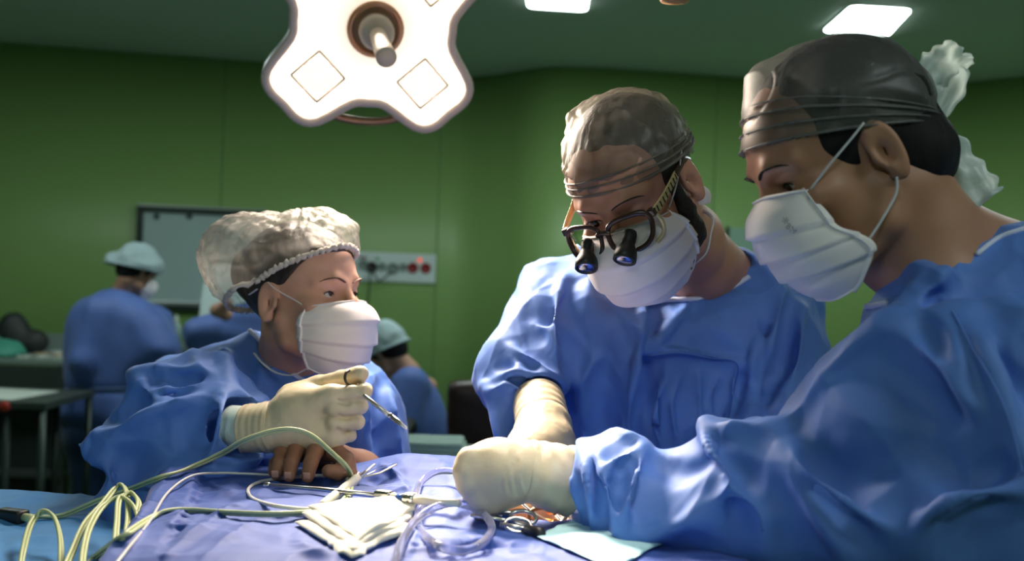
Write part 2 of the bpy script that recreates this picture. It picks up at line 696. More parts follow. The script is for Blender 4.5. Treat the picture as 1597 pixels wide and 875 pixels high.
wallmesh('wall_back', plan)
xl, yl = plan[0]; xr, yr = plan[-1]
YB = -3.0
for nm, c, s_ in (('wall_left', (xl - 0.05, (yl + YB) / 2, ZC / 2), (0.1, yl - YB, ZC)),
                  ('wall_right', (xr + 0.05, (yr + YB) / 2, ZC / 2), (0.1, yr - YB, ZC)),
                  ('wall_front', ((xl + xr) / 2, YB - 0.05, ZC / 2), (xr - xl, 0.1, ZC))):
    struct(MB().box(c, s_).build(nm, M_wall, smooth=False))
struct(MB().box(((xl + xr) / 2, 2.2, -0.05), (xr - xl + 0.6, 11.5, 0.1)).build('floor', M_floor, smooth=False))
struct(MB().box(((xl + xr) / 2, 2.2, ZC + 0.05), (xr - xl + 0.6, 11.5, 0.1)).build('ceiling', M_ceil, smooth=False))


def onwall(px, py, off=0.0):
    """Point of the back wall seen at a pixel, and the wall's tangent there."""
    a = P(px, py, 1.0) - CAM
    for i in range(len(plan) - 1):
        p, q = plan[i], plan[i + 1]
        A = np.array([[a[0], -(q - p)[0]], [a[1], -(q - p)[1]]])
        t, u = np.linalg.solve(A, p - CAM[:2])
        if -1e-9 <= u <= 1 + 1e-9 and t > 0:
            tg = (q - p) / np.linalg.norm(q - p)
            X = CAM + a * t
            n = np.array([tg[1], -tg[0], 0.0])
            return X + n * off, np.array([tg[0], tg[1], 0.0]), n
    raise ValueError


def wallR(tg, n):
    return np.stack([tg, -n, np.array([0, 0, 1.0])], 1)


# panel seams of the wall
for i, px in enumerate((345, 684, 1113)):
    X, tg, n = onwall(px, 300, 0.001)
    struct(MB().box((X[0], X[1], ZC / 2), (0.009, 0.006, ZC - 0.02), wallR(tg, n)).build('trim_%d' % (i + 1), M_seam, smooth=False))

# ------------------------------------------------------------------ ceiling panels
M_panel = emit('panel_diffuser', (0.86, 1.0, 0.97), PANEL_EMIT)
M_frame = mat('panel_frame', (0.6, 0.65, 0.62), 0.5)


def ceiling_light(corners, label):
    q = np.array(corners)
    c = q.mean(0)
    t = thing('ceiling_light', label, 'ceiling light', (c[0], c[1], ZC), 'square ceiling light panels')
    q = c + (q - c)
    z0, z1 = ZC - 0.012, ZC - 0.001
    for nm, s0, s1, za, m in (('frame', 1.06, 1.0, ZC - 0.008, M_frame), ('diffuser', 1.0, 0.97, z0, M_panel)):
        top = c + (q - c) * s0; bot = c + (q - c) * s1
        pts = []
        for k, (arr, z) in enumerate(((top, z1), (bot, za))):
            # rounded corners
            for i in range(4):
                p = arr[i]; a = arr[i - 1] - p; b = arr[(i + 1) % 4] - p
                r = 0.045
                p1 = p + a / np.linalg.norm(a) * r; p2 = p + b / np.linalg.norm(b) * r
                for u in (0, .25, .5, .75, 1):
                    w = (1 - u) ** 2 * p1 + 2 * u * (1 - u) * p + u * u * p2
                    pts.append((w[0], w[1], z))
        n = 20
        F = [tuple(range(n)), tuple(range(2 * n - 1, n - 1, -1))] + [(i, n + i, n + (i + 1) % n, (i + 1) % n) for i in range(n)]
        raw(nm, pts, F, m, t, smooth=False)
    return t


r1 = [onz(*q, ZC)[:2] for q in ((1328, 6), (1424, 12), (1386, 53), (1282, 47))]
ceiling_light(r1, 'bright square ceiling light panel above the tied cap surgeon on the right')
e1 = r1[1] - r1[0]; e2 = r1[3] - r1[0]
r2c = [onz(*q, ZC)[:2] for q in ((822, 9), (916, 15))]
e2b = e2
ceiling_light([r2c[0] - e2b * 1.0, r2c[1] - e2b * 1.0, r2c[1], r2c[0]], 'bright ceiling light panel cut by the top edge, between the lamps')
# unseen panels of the same fitting, added to light the walls and the people
for (x, y) in ((-2.3, 3.9), (-0.3, 4.3), (2.3, 3.7), (1.7, -0.2), (-0.6, -1.3)):
    c = np.array([x, y])
    w = 0.3
    ceiling_light([c + (-w, w), c + (w, w), c + (w, -w), c + (-w, -w)], 'unseen square ceiling light panel, added to light the walls and people')

# ------------------------------------------------------------------ whiteboard
M_steel = mat('brushed_steel', (0.42, 0.46, 0.46), 0.35, 0.9)
M_darkmetal = mat('dark_metal', (0.03, 0.045, 0.04), 0.4, 0.5)
M_white = mat('white_plastic', (0.62, 0.72, 0.72), 0.5)
M_board = mat('whiteboard_surface', (0.40, 0.52, 0.53), 0.3)
X0, tg, n = onwall(216, 330, 0.03)
X1, _, _ = onwall(415, 340, 0.03)
zb, _, _ = onwall(240, 477, 0.03)
wb = thing('whiteboard', 'pale grey whiteboard in a metal frame on the green wall', 'whiteboard', (X0 + X1) / 2 * np.array([1, 1, 0]) + np.array([0, 0, zb[2]]))
zt = onwall(216, 322, 0.03)[0][2]
wdt = np.linalg.norm((X1 - X0)[:2]); c = (X0 + X1) / 2
Rw = wallR(tg, n)
hh = zt - zb[2]
MB().box((c[0], c[1], (zt + zb[2]) / 2), (wdt - 0.02, 0.02, hh - 0.02), Rw).build('panel', M_board, wb, smooth=False)
for nm, off, sz, m in (('frame_rail', (0, hh / 2 - 0.018), (wdt, 0.045, 0.04), M_darkmetal), ('frame_rail', (0, hh / 2 + 0.008), (wdt, 0.05, 0.012), M_steel),
                    ('frame_rail', (0, -hh / 2 + 0.02), (wdt, 0.07, 0.028), M_steel), ('frame_rail', (0, -hh / 2 - 0.012), (wdt, 0.05, 0.032), M_darkmetal),
                    ('frame_stile', (-wdt / 2 + 0.018, 0), (0.042, 0.045, hh), M_darkmetal), ('frame_stile', (wdt / 2 - 0.018, 0), (0.042, 0.045, hh), M_darkmetal)):
    cc = np.array([c[0], c[1], (zt + zb[2]) / 2]) + tg * off[0] + np.array([0, 0, off[1]])
    MB().box(cc, sz, Rw, 0.003).build(nm, m, wb, smooth=False)
for px in (246, 297):
    X, _, _ = onwall(px, 338, 0.05)
    MB().box(X, (0.03, 0.02, 0.03), Rw, 0.003).build('clip', M_darkmetal, wb, smooth=False)

# white board standing behind the woman, in front of the whiteboard
sp = [P(322, 412, 5.3), P(390, 412, 5.3), P(392, 530, 5.2), P(305, 530, 5.2)]
sp = np.array(sp)
V = np.concatenate([sp, sp + np.array([0, 0.012, 0])])
o = raw('paper_sheet', V, [(0, 1, 2, 3), (7, 6, 5, 4), (0, 4, 5, 1), (1, 5, 6, 2), (2, 6, 7, 3), (3, 7, 4, 0)], mat('sheet_white', (0.5, 0.62, 0.6), 0.6), smooth=False)
tag(o, 'pale leaning white sheet between the whiteboard and the woman with the puffy cap', 'sheet')

# ------------------------------------------------------------------ socket panel
X0, tg, n = onwall(553, 415, 0.012)
X1, _, _ = onwall(679, 418, 0.012)
zt = onwall(678, 397, 0.012)[0][2]; zb = onwall(678, 442, 0.012)[0][2]
c = (X0 + X1) / 2; Rw = wallR(tg, n); wdt = np.linalg.norm(X1 - X0)
sk = thing('socket_panel', 'white wall panel with a row of sockets beside the woman with the puffy cap', 'socket panel', (c[0], c[1], zb))
MB().box((c[0], c[1], (zt + zb) / 2), (wdt, 0.024, zt - zb), Rw, 0.004).build('plate', M_white, sk, smooth=False)
M_red = mat('red_socket', (0.25, 0.012, 0.015), 0.4)
M_grn = mat('green_lamp', (0.03, 0.3, 0.12), 0.4)
M_blk = mat('black_plastic', (0.012, 0.012, 0.013), 0.45)
M_gry = mat('grey_socket', (0.2, 0.26, 0.24), 0.5)
for px, py, r, m, nm in ((566, 402, .035, M_red, 'label_strip'), (566, 413, .035, M_gry, 'socket'), (588, 404, .012, M_grn, 'indicator'), (579, 417, .04, M_blk, 'plug'),
                         (595, 416, .03, M_gry, 'socket'), (612, 419, .042, M_gry, 'socket'), (628, 417, .03, M_gry, 'socket'),
                         (643, 418, .038, M_red, 'gas_outlet'), (663, 418.5, .038, M_red, 'gas_outlet'), (654, 406, .014, emit('red_indicator', (1, .12, .08), 0.7), 'indicator')):
    X, _, _ = onwall(px, py, 0.024)
    b = MB()
    if nm == 'label_strip':
        b.box(X, (0.05, 0.004, 0.014), Rw)
    else:
        b.lathe(X, n, [(r, 0), (r, 0.008), (r * 0.8, 0.012), (r * 0.75, 0.006), (0.001, 0.006)], 20)
    b.build(nm, m, sk)
# words on the plate are too soft to read: two thin printed rules stand under the sockets
for px in (569, 668):
    X, _, _ = onwall(px, 433, 0.0245)
    MB().box(X, (0.03, 0.002, 0.006), Rw).build('print_mark', M_gry, sk, smooth=False)
for px0, pts, lab in ((579, [(579, 420), (577, 450), (574, 480), (571, 520), (570, 570), (569, 640)], 'thin black cable hanging from the plug at the left of the socket panel'),
                      (577, [(583, 424), (592, 438), (606, 428), (613, 424)], 'short black lead looped between two wall sockets')):
    q = [onwall(a, b_, 0.035 + 0.012 * math.sin(i))[0] + np.array([0, -0.05, 0]) for i, (a, b_) in enumerate(pts)]
    tag(MB().tube(spline(q, 6), 0.006, 8).build('cable', M_blk), lab, 'cable')

# small pale plate at the right, behind the surgeons
X0, tg, n = onwall(1133, 380, 0.01); X1, _, _ = onwall(1196, 380, 0.01)
zt = onwall(1160, 356, .01)[0][2]; zb = onwall(1160, 402, .01)[0][2]; c = (X0 + X1) / 2
wp = thing('wall_plate', 'pale green square plate on the wall between the two surgeons', 'wall plate', (c[0], c[1], zb))
MB().box((c[0], c[1], (zt + zb) / 2), (np.linalg.norm(X1 - X0), 0.02, zt - zb), wallR(tg, n), 0.003).build('plate', mat('pale_plate', (0.26, 0.42, 0.33), 0.5), wp, smooth=False)
MB().box((X0[0], X0[1], (zt + zb) / 2), (0.02, 0.03, zt - zb + 0.01), wallR(tg, n), 0.003).build('edge_strip', M_darkmetal, wp, smooth=False)

# ================================================================== THE OPERATING LAMP
M_rim = mat('lamp_housing', (0.68, 0.55, 0.50), 0.4)
M_housing = mat('lamp_back_shell', (0.45, 0.5, 0.52), 0.35)
M_lens = emit('lamp_lens', (1.0, 0.88, 0.72), LAMP_GLOW)
tc_ = nd(M_lens, 'ShaderNodeTexCoord'); ln_ = nd(M_lens, 'ShaderNodeVectorMath', operation='LENGTH'); mr_ = nd(M_lens, 'ShaderNodeMapRange')
lk(M_lens, tc_.outputs['Object'], ln_.inputs[0]); lk(M_lens, ln_.outputs['Value'], mr_.inputs['Value'])
mr_.inputs['From Min'].default_value = 0.05; mr_.inputs['From Max'].default_value = 0.13; mr_.inputs['To Min'].default_value = 0.75; mr_.inputs['To Max'].default_value = LAMP_GLOW
lk(M_lens, mr_.outputs[0], M_lens.node_tree.nodes['Principled BSDF'].inputs['Emission Strength'])
M_refl = mat('lamp_reflector', (0.9, 0.82, 0.72), 0.15, 1.0)
M_hand = mat('lamp_handle', (0.55, 0.47, 0.38), 0.45)
M_brass = mat('lamp_loop', (0.5, 0.27, 0.15), 0.3, 0.6)


M_glow = emit('reflector_glow', (1.0, 0.80, 0.72), 1.08)


def surgical_lamp(center, nrm, up, R0, label, power=True):
    c = np.asarray(center, float)
    n = np.asarray(nrm, float); n /= np.linalg.norm(n)
    u = np.asarray(up, float); u = u - n * (u @ n); u /= np.linalg.norm(u)
    r = np.cross(u, n)
    t = thing('surgical_lamp', label, 'operating lamp', c)

    def outline(scale, grow=0.0, k=96):
        # four petals with square rounded ends on the diagonals, shallow notches between
        base = []
        for q in range(4):
            for dg, rr in ((0, .635), (13, .67), (27, .93), (35, 1.0), (45, .985), (55, 1.0), (63, .93), (77, .67)):
                an = math.radians(dg + 90 * q)
                base.append((math.cos(an) * rr * R0, math.sin(an) * rr * R0, 0))
        sp = spline(base, 3, True)[:, :2]
        tg_ = np.roll(sp, -1, 0) - np.roll(sp, 1, 0)
        tg_ /= np.linalg.norm(tg_, axis=1)[:, None]
        out = sp * scale + np.stack([tg_[:, 1], -tg_[:, 0]], 1) * grow
        return out

    def ring(o2, off):
        return [c + r * x + u * y + n * off for x, y in o2]

    def loft(rings, closed=False):
        k = len(rings[0]); V = [p for q in rings for p in q]; F = []
        m = len(rings)
        for j in range(m if closed else m - 1):
            for i in range(k):
                F.append((j * k + i, j * k + (i + 1) % k, ((j + 1) % m) * k + (i + 1) % k, ((j + 1) % m) * k + i))
        return V, F
    # back shell
    k = 96
    V, F = loft([ring(outline(1, 0.008), 0.0), ring(outline(1, 0.010), -0.03), ring(outline(0.93), -0.07), ring(outline(0.6), -0.10), ring(outline(0.2), -0.115)])
    F.append(tuple(range(4 * k, 5 * k)))
    raw('back_shell', V, F, M_housing, t)
    # rounded rim
    rings = []
    for j in range(10):
        a = 2 * math.pi * j / 10
        rings.append(ring(outline(1.0, 0.004 + 0.009 * math.cos(a)), 0.009 * math.sin(a) + 0.003))
    V, F = loft(rings, True)
    raw('rim', V, F, M_rim, t)
    # glowing cover glass, slightly domed
    rings = [ring(outline(s, -0.004), z) for s, z in ((1, 0.0), (0.9, 0.006), (0.7, 0.009), (0.45, 0.010), (0.25, 0.010))]
    V, F = loft(rings); F.append(tuple(range(4 * k, 5 * k)))
    raw('cover_glass', V, F, M_lens, t)
    # reflector in each petal: a square frame with a facetted bowl
    for q in range(4):
        a = math.pi / 4 + q * math.pi / 2
        pc = c + (r * math.cos(a) + u * math.sin(a)) * R0 * 0.62 + n * 0.012
        ra = r * math.cos(a) + u * math.sin(a); rb = np.cross(n, ra)
        s_ = R0 * 0.155
        b = MB()
        for (da, db) in ((1, 0), (-1, 0), (0, 1), (0, -1)):
            p0 = pc + (ra * da + rb * db) * s_
            ax = rb if da else ra
            b.tube([p0 - ax * s_, p0 + ax * s_], 0.0022, 6)
        f = b.build('reflector_frame', M_hand, t)
        V = []; F = []
        for j, (rr, z) in enumerate(((1.0, 0.002), (0.6, 0.006), (0.25, 0.008))):
            for i in range(8):
                th = math.pi / 4 * i
                V.append(pc + (ra * math.cos(th) + rb * math.sin(th)) * s_ * rr + n * z)
        for j in range(2):
            for i in range(8):
                F.append((j * 8 + i, j * 8 + (i + 1) % 8, (j + 1) * 8 + (i + 1) % 8, (j + 1) * 8 + i))
        F.append(tuple(range(16, 24)))
        raw('reflector', V, F, M_glow, f, smooth=False)
    # centre: ring, mirror bowl, handle
    MB().lathe(c + n * 0.008, n, [(0.053, 0), (0.056, 0.012), (0.048, 0.018), (0.043, 0.008)], 32, False).build('hub_ring', M_brass, t)
    MB().lathe(c + n * 0.010, n, [(0.043, 0.006), (0.038, 0.002), (0.02, 0.0), (0.001, 0.0)], 32, False).build('hub_mirror', M_refl, t)
    b = MB().lathe(c + n * 0.012, n, [(0.014, 0), (0.016, 0.03), (0.0165, 0.12), (0.018, 0.15), (0.019, 0.185), (0.017, 0.19), (0.0005, 0.19)], 28)
    h = b.build('handle', M_hand, t)
    MB().lathe(c + n * 0.012, n, [(0.02, 0.0), (0.034, 0.01), (0.034, 0.035), (0.022, 0.045)], 28).build('handle_collar', M_hand, h)
    # grab loop behind the petals
    pts = [c - n * 0.05 + (r * math.cos(a) + u * math.sin(a)) * R0 * 0.90 for a in np.linspace(math.radians(215), math.radians(325), 40)]
    MB().tube(pts, 0.009, 10).build('grab_ring', M_brass, t)
    # yoke and arm to the ceiling
    top = np.array([c[0] - 0.25, c[1] + 0.35, ZC - 0.01])
    MB().tube(spline([c - n * 0.10, c - n * 0.2 + np.array([0, 0, 0.03]), c - n * 0.24 + np.array([0, 0.05, 0.22]), top - np.array([0, 0, 0.25]), top], 8), 0.028, 14).build('arm', M_housing, t)
    if power:
        for kind, pw, nm in (('SPOT', LAMP_SPOT, 'beam'), ('AREA', LAMP_SOFT, 'soft_light')):
            ld = bpy.data.lights.new(nm, kind)
            ld.energy = pw
            ld.color = (1.0, 0.84, 0.68)
            if kind == 'SPOT':
                ld.spot_size = math.radians(23); ld.spot_blend = 1.0; ld.shadow_soft_size = 0.2
            else:
                ld.shape = 'DISK'; ld.size = R0 * 1.5; ld.spread = math.radians(150)
            lo = bpy.data.objects.new(nm, ld)
            COL.objects.link(lo)
            lo.parent = t
            d = Vector(n if kind == 'SPOT' else n)
            if kind == 'SPOT':
                d = Vector(P(800, 755, 1.22) - c)
            lo.location = Vector(n) * 0.03
            lo.rotation_mode = 'QUATERNION'
            lo.rotation_quaternion = d.to_track_quat('-Z', 'Y')
            if kind == 'AREA':
                lo.location = Vector(n) * 0.215
    return t


LC = P(584, 42, 1.95)
surgical_lamp(LC, (0.24, -0.84, -0.48), (-0.02, 0.0, 1.0), 0.238, 'four-petalled glowing operating lamp hanging over the table')
# a second lamp further right: only the end of its handle comes into the picture
hc = P(1052, 5, 1.12)
ln = thing('surgical_lamp', 'second operating lamp, only its orange handle tip shows at the top edge', 'operating lamp', hc + np.array([0, 0, 0.1]))
MB().lathe(hc + np.array([0, 0, .012]), (0, 0.1, -1), [(0.015, -0.16), (0.0155, -0.02), (0.0178, 0.0), (0.018, 0.006), (0.015, 0.011), (0.001, 0.013)], 28).build('handle', mat('orange_handle', (0.55, 0.3, 0.12), 0.4), ln)
MB().lathe(hc + np.array([0, 0, 0.17]), (0, 0, 1), [(0.20, 0), (0.22, 0.02), (0.21, 0.06), (0.12, 0.1), (0.04, 0.12)], 40).build('head', M_housing, ln)
ld = bpy.data.lights.new('beam', 'SPOT'); ld.energy = 38; ld.color = (1.0, 0.86, 0.70)
ld.spot_size = math.radians(24); ld.spot_blend = 1.0; ld.shadow_soft_size = 0.12
lo = bpy.data.objects.new('beam', ld); COL.objects.link(lo); lo.parent = ln
lo.location = (-0.07, -0.07, 0.05)
lo.rotation_mode = 'QUATERNION'
lo.rotation_quaternion = Vector(P(862, 838, 1.10) - hc - np.array([-0.07, -0.07, 0.15])).to_track_quat('-Z', 'Y')
MB().tube([hc + np.array([0, 0, 0.25]), (hc[0], hc[1], ZC - 0.01)], 0.025, 12).build('arm', M_housing, ln)

# ================================================================== PEOPLE: shared builders
def frame(fwd, up):
    """Columns: right, forward, up of a head."""
    f = np.asarray(fwd, float); f /= np.linalg.norm(f)
    u = np.asarray(up, float); u = u - f * (u @ f); u /= np.linalg.norm(u)
    return np.stack([np.cross(f, u), f, u], 1)


def skin(name, col, col2, sss=0.12):
    m = mat(name, col, 0.5, 0.0, Subsurface_Weight=sss, Subsurface_Scale=0.01)
    m.node_tree.nodes['Principled BSDF'].inputs['Subsurface Radius'].default_value = (1.0, 0.35, 0.2)
    vary(m, col, col2, 14.0, 5.0, 0.35, 0.7)
    bump(m, 900, 0.12, 0.0004, 4)
    return m


def cloth(name, col, rough=0.62, weave=1400, crease=True):
    m = mat(name, col, rough, 0.0, Sheen_Weight=0.12, Sheen_Roughness=0.4)
    vary(m, tuple(c * 0.9 for c in col), tuple(min(1, c * 1.08) for c in col), 9.0, 3.0, 0.3, 0.7)
    bump(m, 11, 0.35, 0.004, 3.0, kind='ridge', stretch=(1, 1, 0.55))
    bump(m, weave, 0.22, 0.0006, 2.0)
    return m


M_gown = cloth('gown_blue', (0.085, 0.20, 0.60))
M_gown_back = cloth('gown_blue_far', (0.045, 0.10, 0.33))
M_scrub = cloth('scrub_blue', (0.07, 0.13, 0.38))
M_scrub_dark = cloth('trouser_blue', (0.025, 0.06, 0.16))
M_bind = cloth('gown_binding', (0.58, 0.62, 0.82), 0.7)
M_mask = cloth('mask_white', (0.80, 0.74, 0.76), 0.75)
M_maskband = cloth('mask_band', (0.80, 0.77, 0.79), 0.75)
M_tie = cloth('tie_white', (0.62, 0.62, 0.66), 0.7)
M_glove = mat('latex_glove', (0.62, 0.53, 0.37), 0.42, 0.0, Subsurface_Weight=0.08, Subsurface_Scale=0.006)
bump(M_glove, 60, 0.35, 0.003, 5.0)
bump(M_glove, 900, 0.12, 0.0004)
M_cuff = mat('knit_cuff', (0.55, 0.66, 0.62), 0.8)
bump(M_cuff, 300, 0.4, 0.001)
M_hair_dark = mat('hair_dark', (0.018, 0.011, 0.008), 0.5)
bump(M_hair_dark, 90, 0.9, 0.004, 6.0, stretch=(1, 1, 0.15))
M_hair_black = mat('hair_black', (0.008, 0.007, 0.008), 0.7, 0.0, Specular_IOR_Level=0.25)
bump(M_hair_black, 120, 0.9, 0.004, 6.0, stretch=(1, 1, 0.15))
M_eye = mat('eye_white', (0.62, 0.55, 0.52), 0.1)
M_iris = mat('iris_dark', (0.03, 0.015, 0.008), 0.08)
M_beard = mat('beard_dark', (0.014, 0.009, 0.007), 0.7)
bump(M_beard, 300, 1.0, 0.004, 5.0)


def head_sdf(X, ears=(1, 1), k=0.012, brow=1.0, jaw=1.0, cheek=1.0):
    """X in head coordinates: origin between the ears, x right, y forward, z up (metres)."""
    S = np.c_[np.abs(X[:, 0]), X[:, 1], X[:, 2]]
    f = ell(X, (0, -0.012, 0.045), (0.0745, 0.098, 0.087))
    f = smin(f, ell(X, (0, 0.042, 0.045), (0.061, 0.050, 0.056)), 0.02)
    f = smin(f, ell(X, (0, 0.036, -0.022), (0.061 * cheek, 0.054, 0.072)), 0.02)
    f = smin(f, chain(S, [(0.056 * jaw, 0.0, -0.035), (0.052 * jaw, 0.012, -0.066), (0.030, 0.055, -0.09), (0.0, 0.074, -0.097)], [0.014, 0.016, 0.017, 0.02], 0.01), 0.022)
    f = smin(f, ell(X, (0, 0.079, -0.094), (0.021, 0.018, 0.017)), 0.012)
    f = smin(f, ell(X, (0, 0.074, -0.058), (0.030, 0.026, 0.028)), 0.016)
    f = smin(f, ell(S, (0.043, 0.061, -0.014), (0.024, 0.024, 0.019)), 0.016)
    # brow ridge
    f = smin(f, chain(S, [(0.006, 0.090, 0.026), (0.026, 0.088, 0.033), (0.048, 0.070, 0.029)], [0.007 * brow, 0.008 * brow, 0.008], 0.01), 0.014)
    # eye sockets
    f = smax(f, -ell(S, (0.033, 0.100, 0.008), (0.021, 0.020, 0.0135)), 0.012)
    # lids: a shell around the eyeball with an opening
    lid = np.sqrt(((S - np.array([0.032, 0.0695, 0.009])) ** 2).sum(1)) - 0.0150
    f = smin(f, lid, 0.005)
    f = smin(f, cap(S, (0.02, 0.0835, 0.0155), (0.043, 0.078, 0.0150), 0.0025, 0.0022), 0.004)
    op = ell(S, (0.0325, 0.0860, 0.0068), (0.0135, 0.012, 0.0044))
    f = smax(f, -op, 0.0015)
    # nose
    f = smin(f, chain(S * np.array([1.0, 1, 1]), [(0, 0.089, 0.018), (0, 0.104, -0.008), (0, 0.1135, -0.026)], [0.0075, 0.0085, 0.0105], 0.006), 0.010)
    f = smin(f, ell(S, (0.012, 0.099, -0.031), (0.0075, 0.011, 0.008)), 0.006)
    f = smax(f, -ell(S, (0.007, 0.105, -0.0385), (0.0042, 0.006, 0.004)), 0.002)
    # lips
    f = smin(f, chain(S, [(0.0, 0.1005, -0.0555), (0.018, 0.092, -0.060)], [0.0055, 0.003], 0.003), 0.004)
    f = smin(f, chain(S, [(0.0, 0.0985, -0.067), (0.016, 0.091, -0.064)], [0.006, 0.003], 0.003), 0.004)
    # ears
    for sd, on in ((1, ears[0]), (-1, ears[1])):
        if on:
            f = smin(f, ear_sdf(X, sd), 0.003)
    return f


def ear_sdf(X, sd):
    c = np.array([sd * 0.0755, -0.010, 0.000])
    p = X - c
    a = math.radians(20)            # flare away from the skull
    out = p[:, 0] * sd
    w = out * math.cos(a) + p[:, 1] * math.sin(a)
    u = -out * math.sin(a) + p[:, 1] * math.cos(a)      # forward
    t = math.radians(-12)
    v = p[:, 2] * math.cos(t) + u * math.sin(t) * -1
    u = u * math.cos(t) + p[:, 2] * math.sin(t)
    # outline: egg, wide above and narrow at the lobe
    ru = 0.0140 + 0.0030 * np.clip((v + 0.01) / 0.03, -1, 1)
    q = np.sqrt((u / ru) ** 2 + (v / 0.0315) ** 2)
    d2 = (q - 1) * 0.017
    plate = np.maximum(d2, np.abs(w) - 0.0035)
    helix = np.hypot(d2 + 0.0030, w - 0.003) - np.where(u > 0.008, 0.0022, 0.0036)
    f = smin(plate, helix, 0.004)
    q2 = np.sqrt(((u - 0.003) / 0.0098) ** 2 + ((v - 0.000) / 0.0185) ** 2)
    anti = np.hypot((q2 - 1) * 0.011, w - 0.0025) - 0.0024
    anti = np.where((u > 0.006), anti + 0.01, anti)
    f = smin(f, anti, 0.004)
    Y = np.stack([u, v, w], 1)
    f = smax(f, -ell(Y, (0.004, -0.002, 0.0068), (0.0078, 0.0125, 0.0082)), 0.003)
    f = smin(f, ell(Y, (0.0135, -0.003, 0.002), (0.0042, 0.007, 0.005)), 0.003)     # tragus
    f = smin(f, ell(Y, (0.004, -0.026, 0.000), (0.0095, 0.009, 0.0042)), 0.005)     # lobe
    return f


class Head:
    def __init__(s, pos, fwd, up, scale=1.0):
        s.R = frame(fwd, up); s.t = np.asarray(pos, float); s.k = scale

    def loc(s, X):
        return (np.asarray(X) - s.t) @ s.R / s.k

    def w(s, X):
        return np.asarray(X, float) * s.k @ s.R.T + s.t

    @property
    def M(s):
        m = np.eye(4); m[:3, :3] = s.R * s.k; m[:3, 3] = s.t
        return m


def make_body(root, hd, m, neck, nr, torso, h=0.0026, extra=None, **kw):
    """Head, neck, shoulders, arms down to the wrists: one continuous surface. neck/torso given in world points."""
    nl = [hd.loc(q) for q in neck]
    tl = [([hd.loc(q) for q in pts], [r / hd.k for r in rad]) for pts, rad in torso]

    def f(X):
        r = head_sdf(X, **kw)
        r = smin(r, chain(X, nl, [a / hd.k for a in nr], 0.02), 0.02)
        for pts, rad in tl:
            r = smin(r, chain(X, pts, rad, 0.03), 0.035)
        if extra is not None:
            r = extra(X, r)
        return r
    allp = np.array([q for pts, _ in tl for q in pts] + nl)
    rm = max([max(rad) for _, rad in tl] + [0.06])
    lo = np.minimum(allp.min(0) - rm - 0.02, [-0.12, -0.14, -0.14]); hi = np.maximum(allp.max(0) + rm + 0.02, [0.12, 0.15, 0.16])
    return sdfobj('body', f, lo, hi, h, m, root, M=hd.M, it=1)


def make_eyes(root, hd, look=(0, 1, 0)):
    lk_ = np.asarray(look, float); lk_ /= np.linalg.norm(lk_)
    for sd in (1, -1):
        c = np.array([sd * 0.032, 0.0695, 0.009])
        b = MB()
        b.lathe(hd.w(c), hd.R @ lk_, [(0.0134 * math.sin(a), -0.0134 * math.cos(a)) for a in np.linspace(0.02, math.pi - 0.02, 14)], 20)
        e = b.build('eye', M_eye, root)
        MB().lathe(hd.w(c + lk_ * 0.0118), hd.R @ lk_, [(0.0062, 0), (0.006, 0.0016), (0.003, 0.0026), (0.0005, 0.003)], 18).build('iris', M_iris, e)
        # upper lashes
        V = []
        pts = [hd.w((sd * (0.0325 + 0.0125 * math.cos(a)), 0.0850 - 0.004 * abs(math.cos(a)), 0.0068 + 0.0046 * math.sin(a))) for a in np.linspace(0.1, math.pi - 0.1, 9)]
        MB().tube(pts, 0.0009, 5).build('eyelashes', M_hair_black, root)


def face_y(x, z):
    """Front surface of the face at (x, z)."""
    x = np.asarray(x, float); z = np.asarray(z, float)
    ys = np.linspace(0.02, 0.13, 90)
    X = np.stack([np.repeat(x, 90), np.tile(ys, len(x)), np.repeat(z, 90)], 1)
    v = head_sdf(X, (0, 0)).reshape(len(x), 90)
    j = 89 - np.argmax((v < 0)[:, ::-1], axis=1)
    return ys[j]


def brow_hair(root, hd, m):
    for sd in (1, -1):
        x = np.array([0.010, 0.020, 0.032, 0.043, 0.052]); z = np.array([0.026, 0.0305, 0.0335, 0.0315, 0.027])
        q = spline(np.c_[sd * x, face_y(sd * x, z) - 0.0006, z], 4)
        MB().tube(hd.w(q), np.interp(np.arange(len(q)), [0, 4, 12, len(q) - 1], [0.0022, 0.0040, 0.0034, 0.0010]), 8, flat=0.35, up=tuple(hd.R[:, 2])).build('eyebrow', m, root)


def hem_keep(hd, fn):
    def g(V):
        return fn(hd.loc(V))
    return g


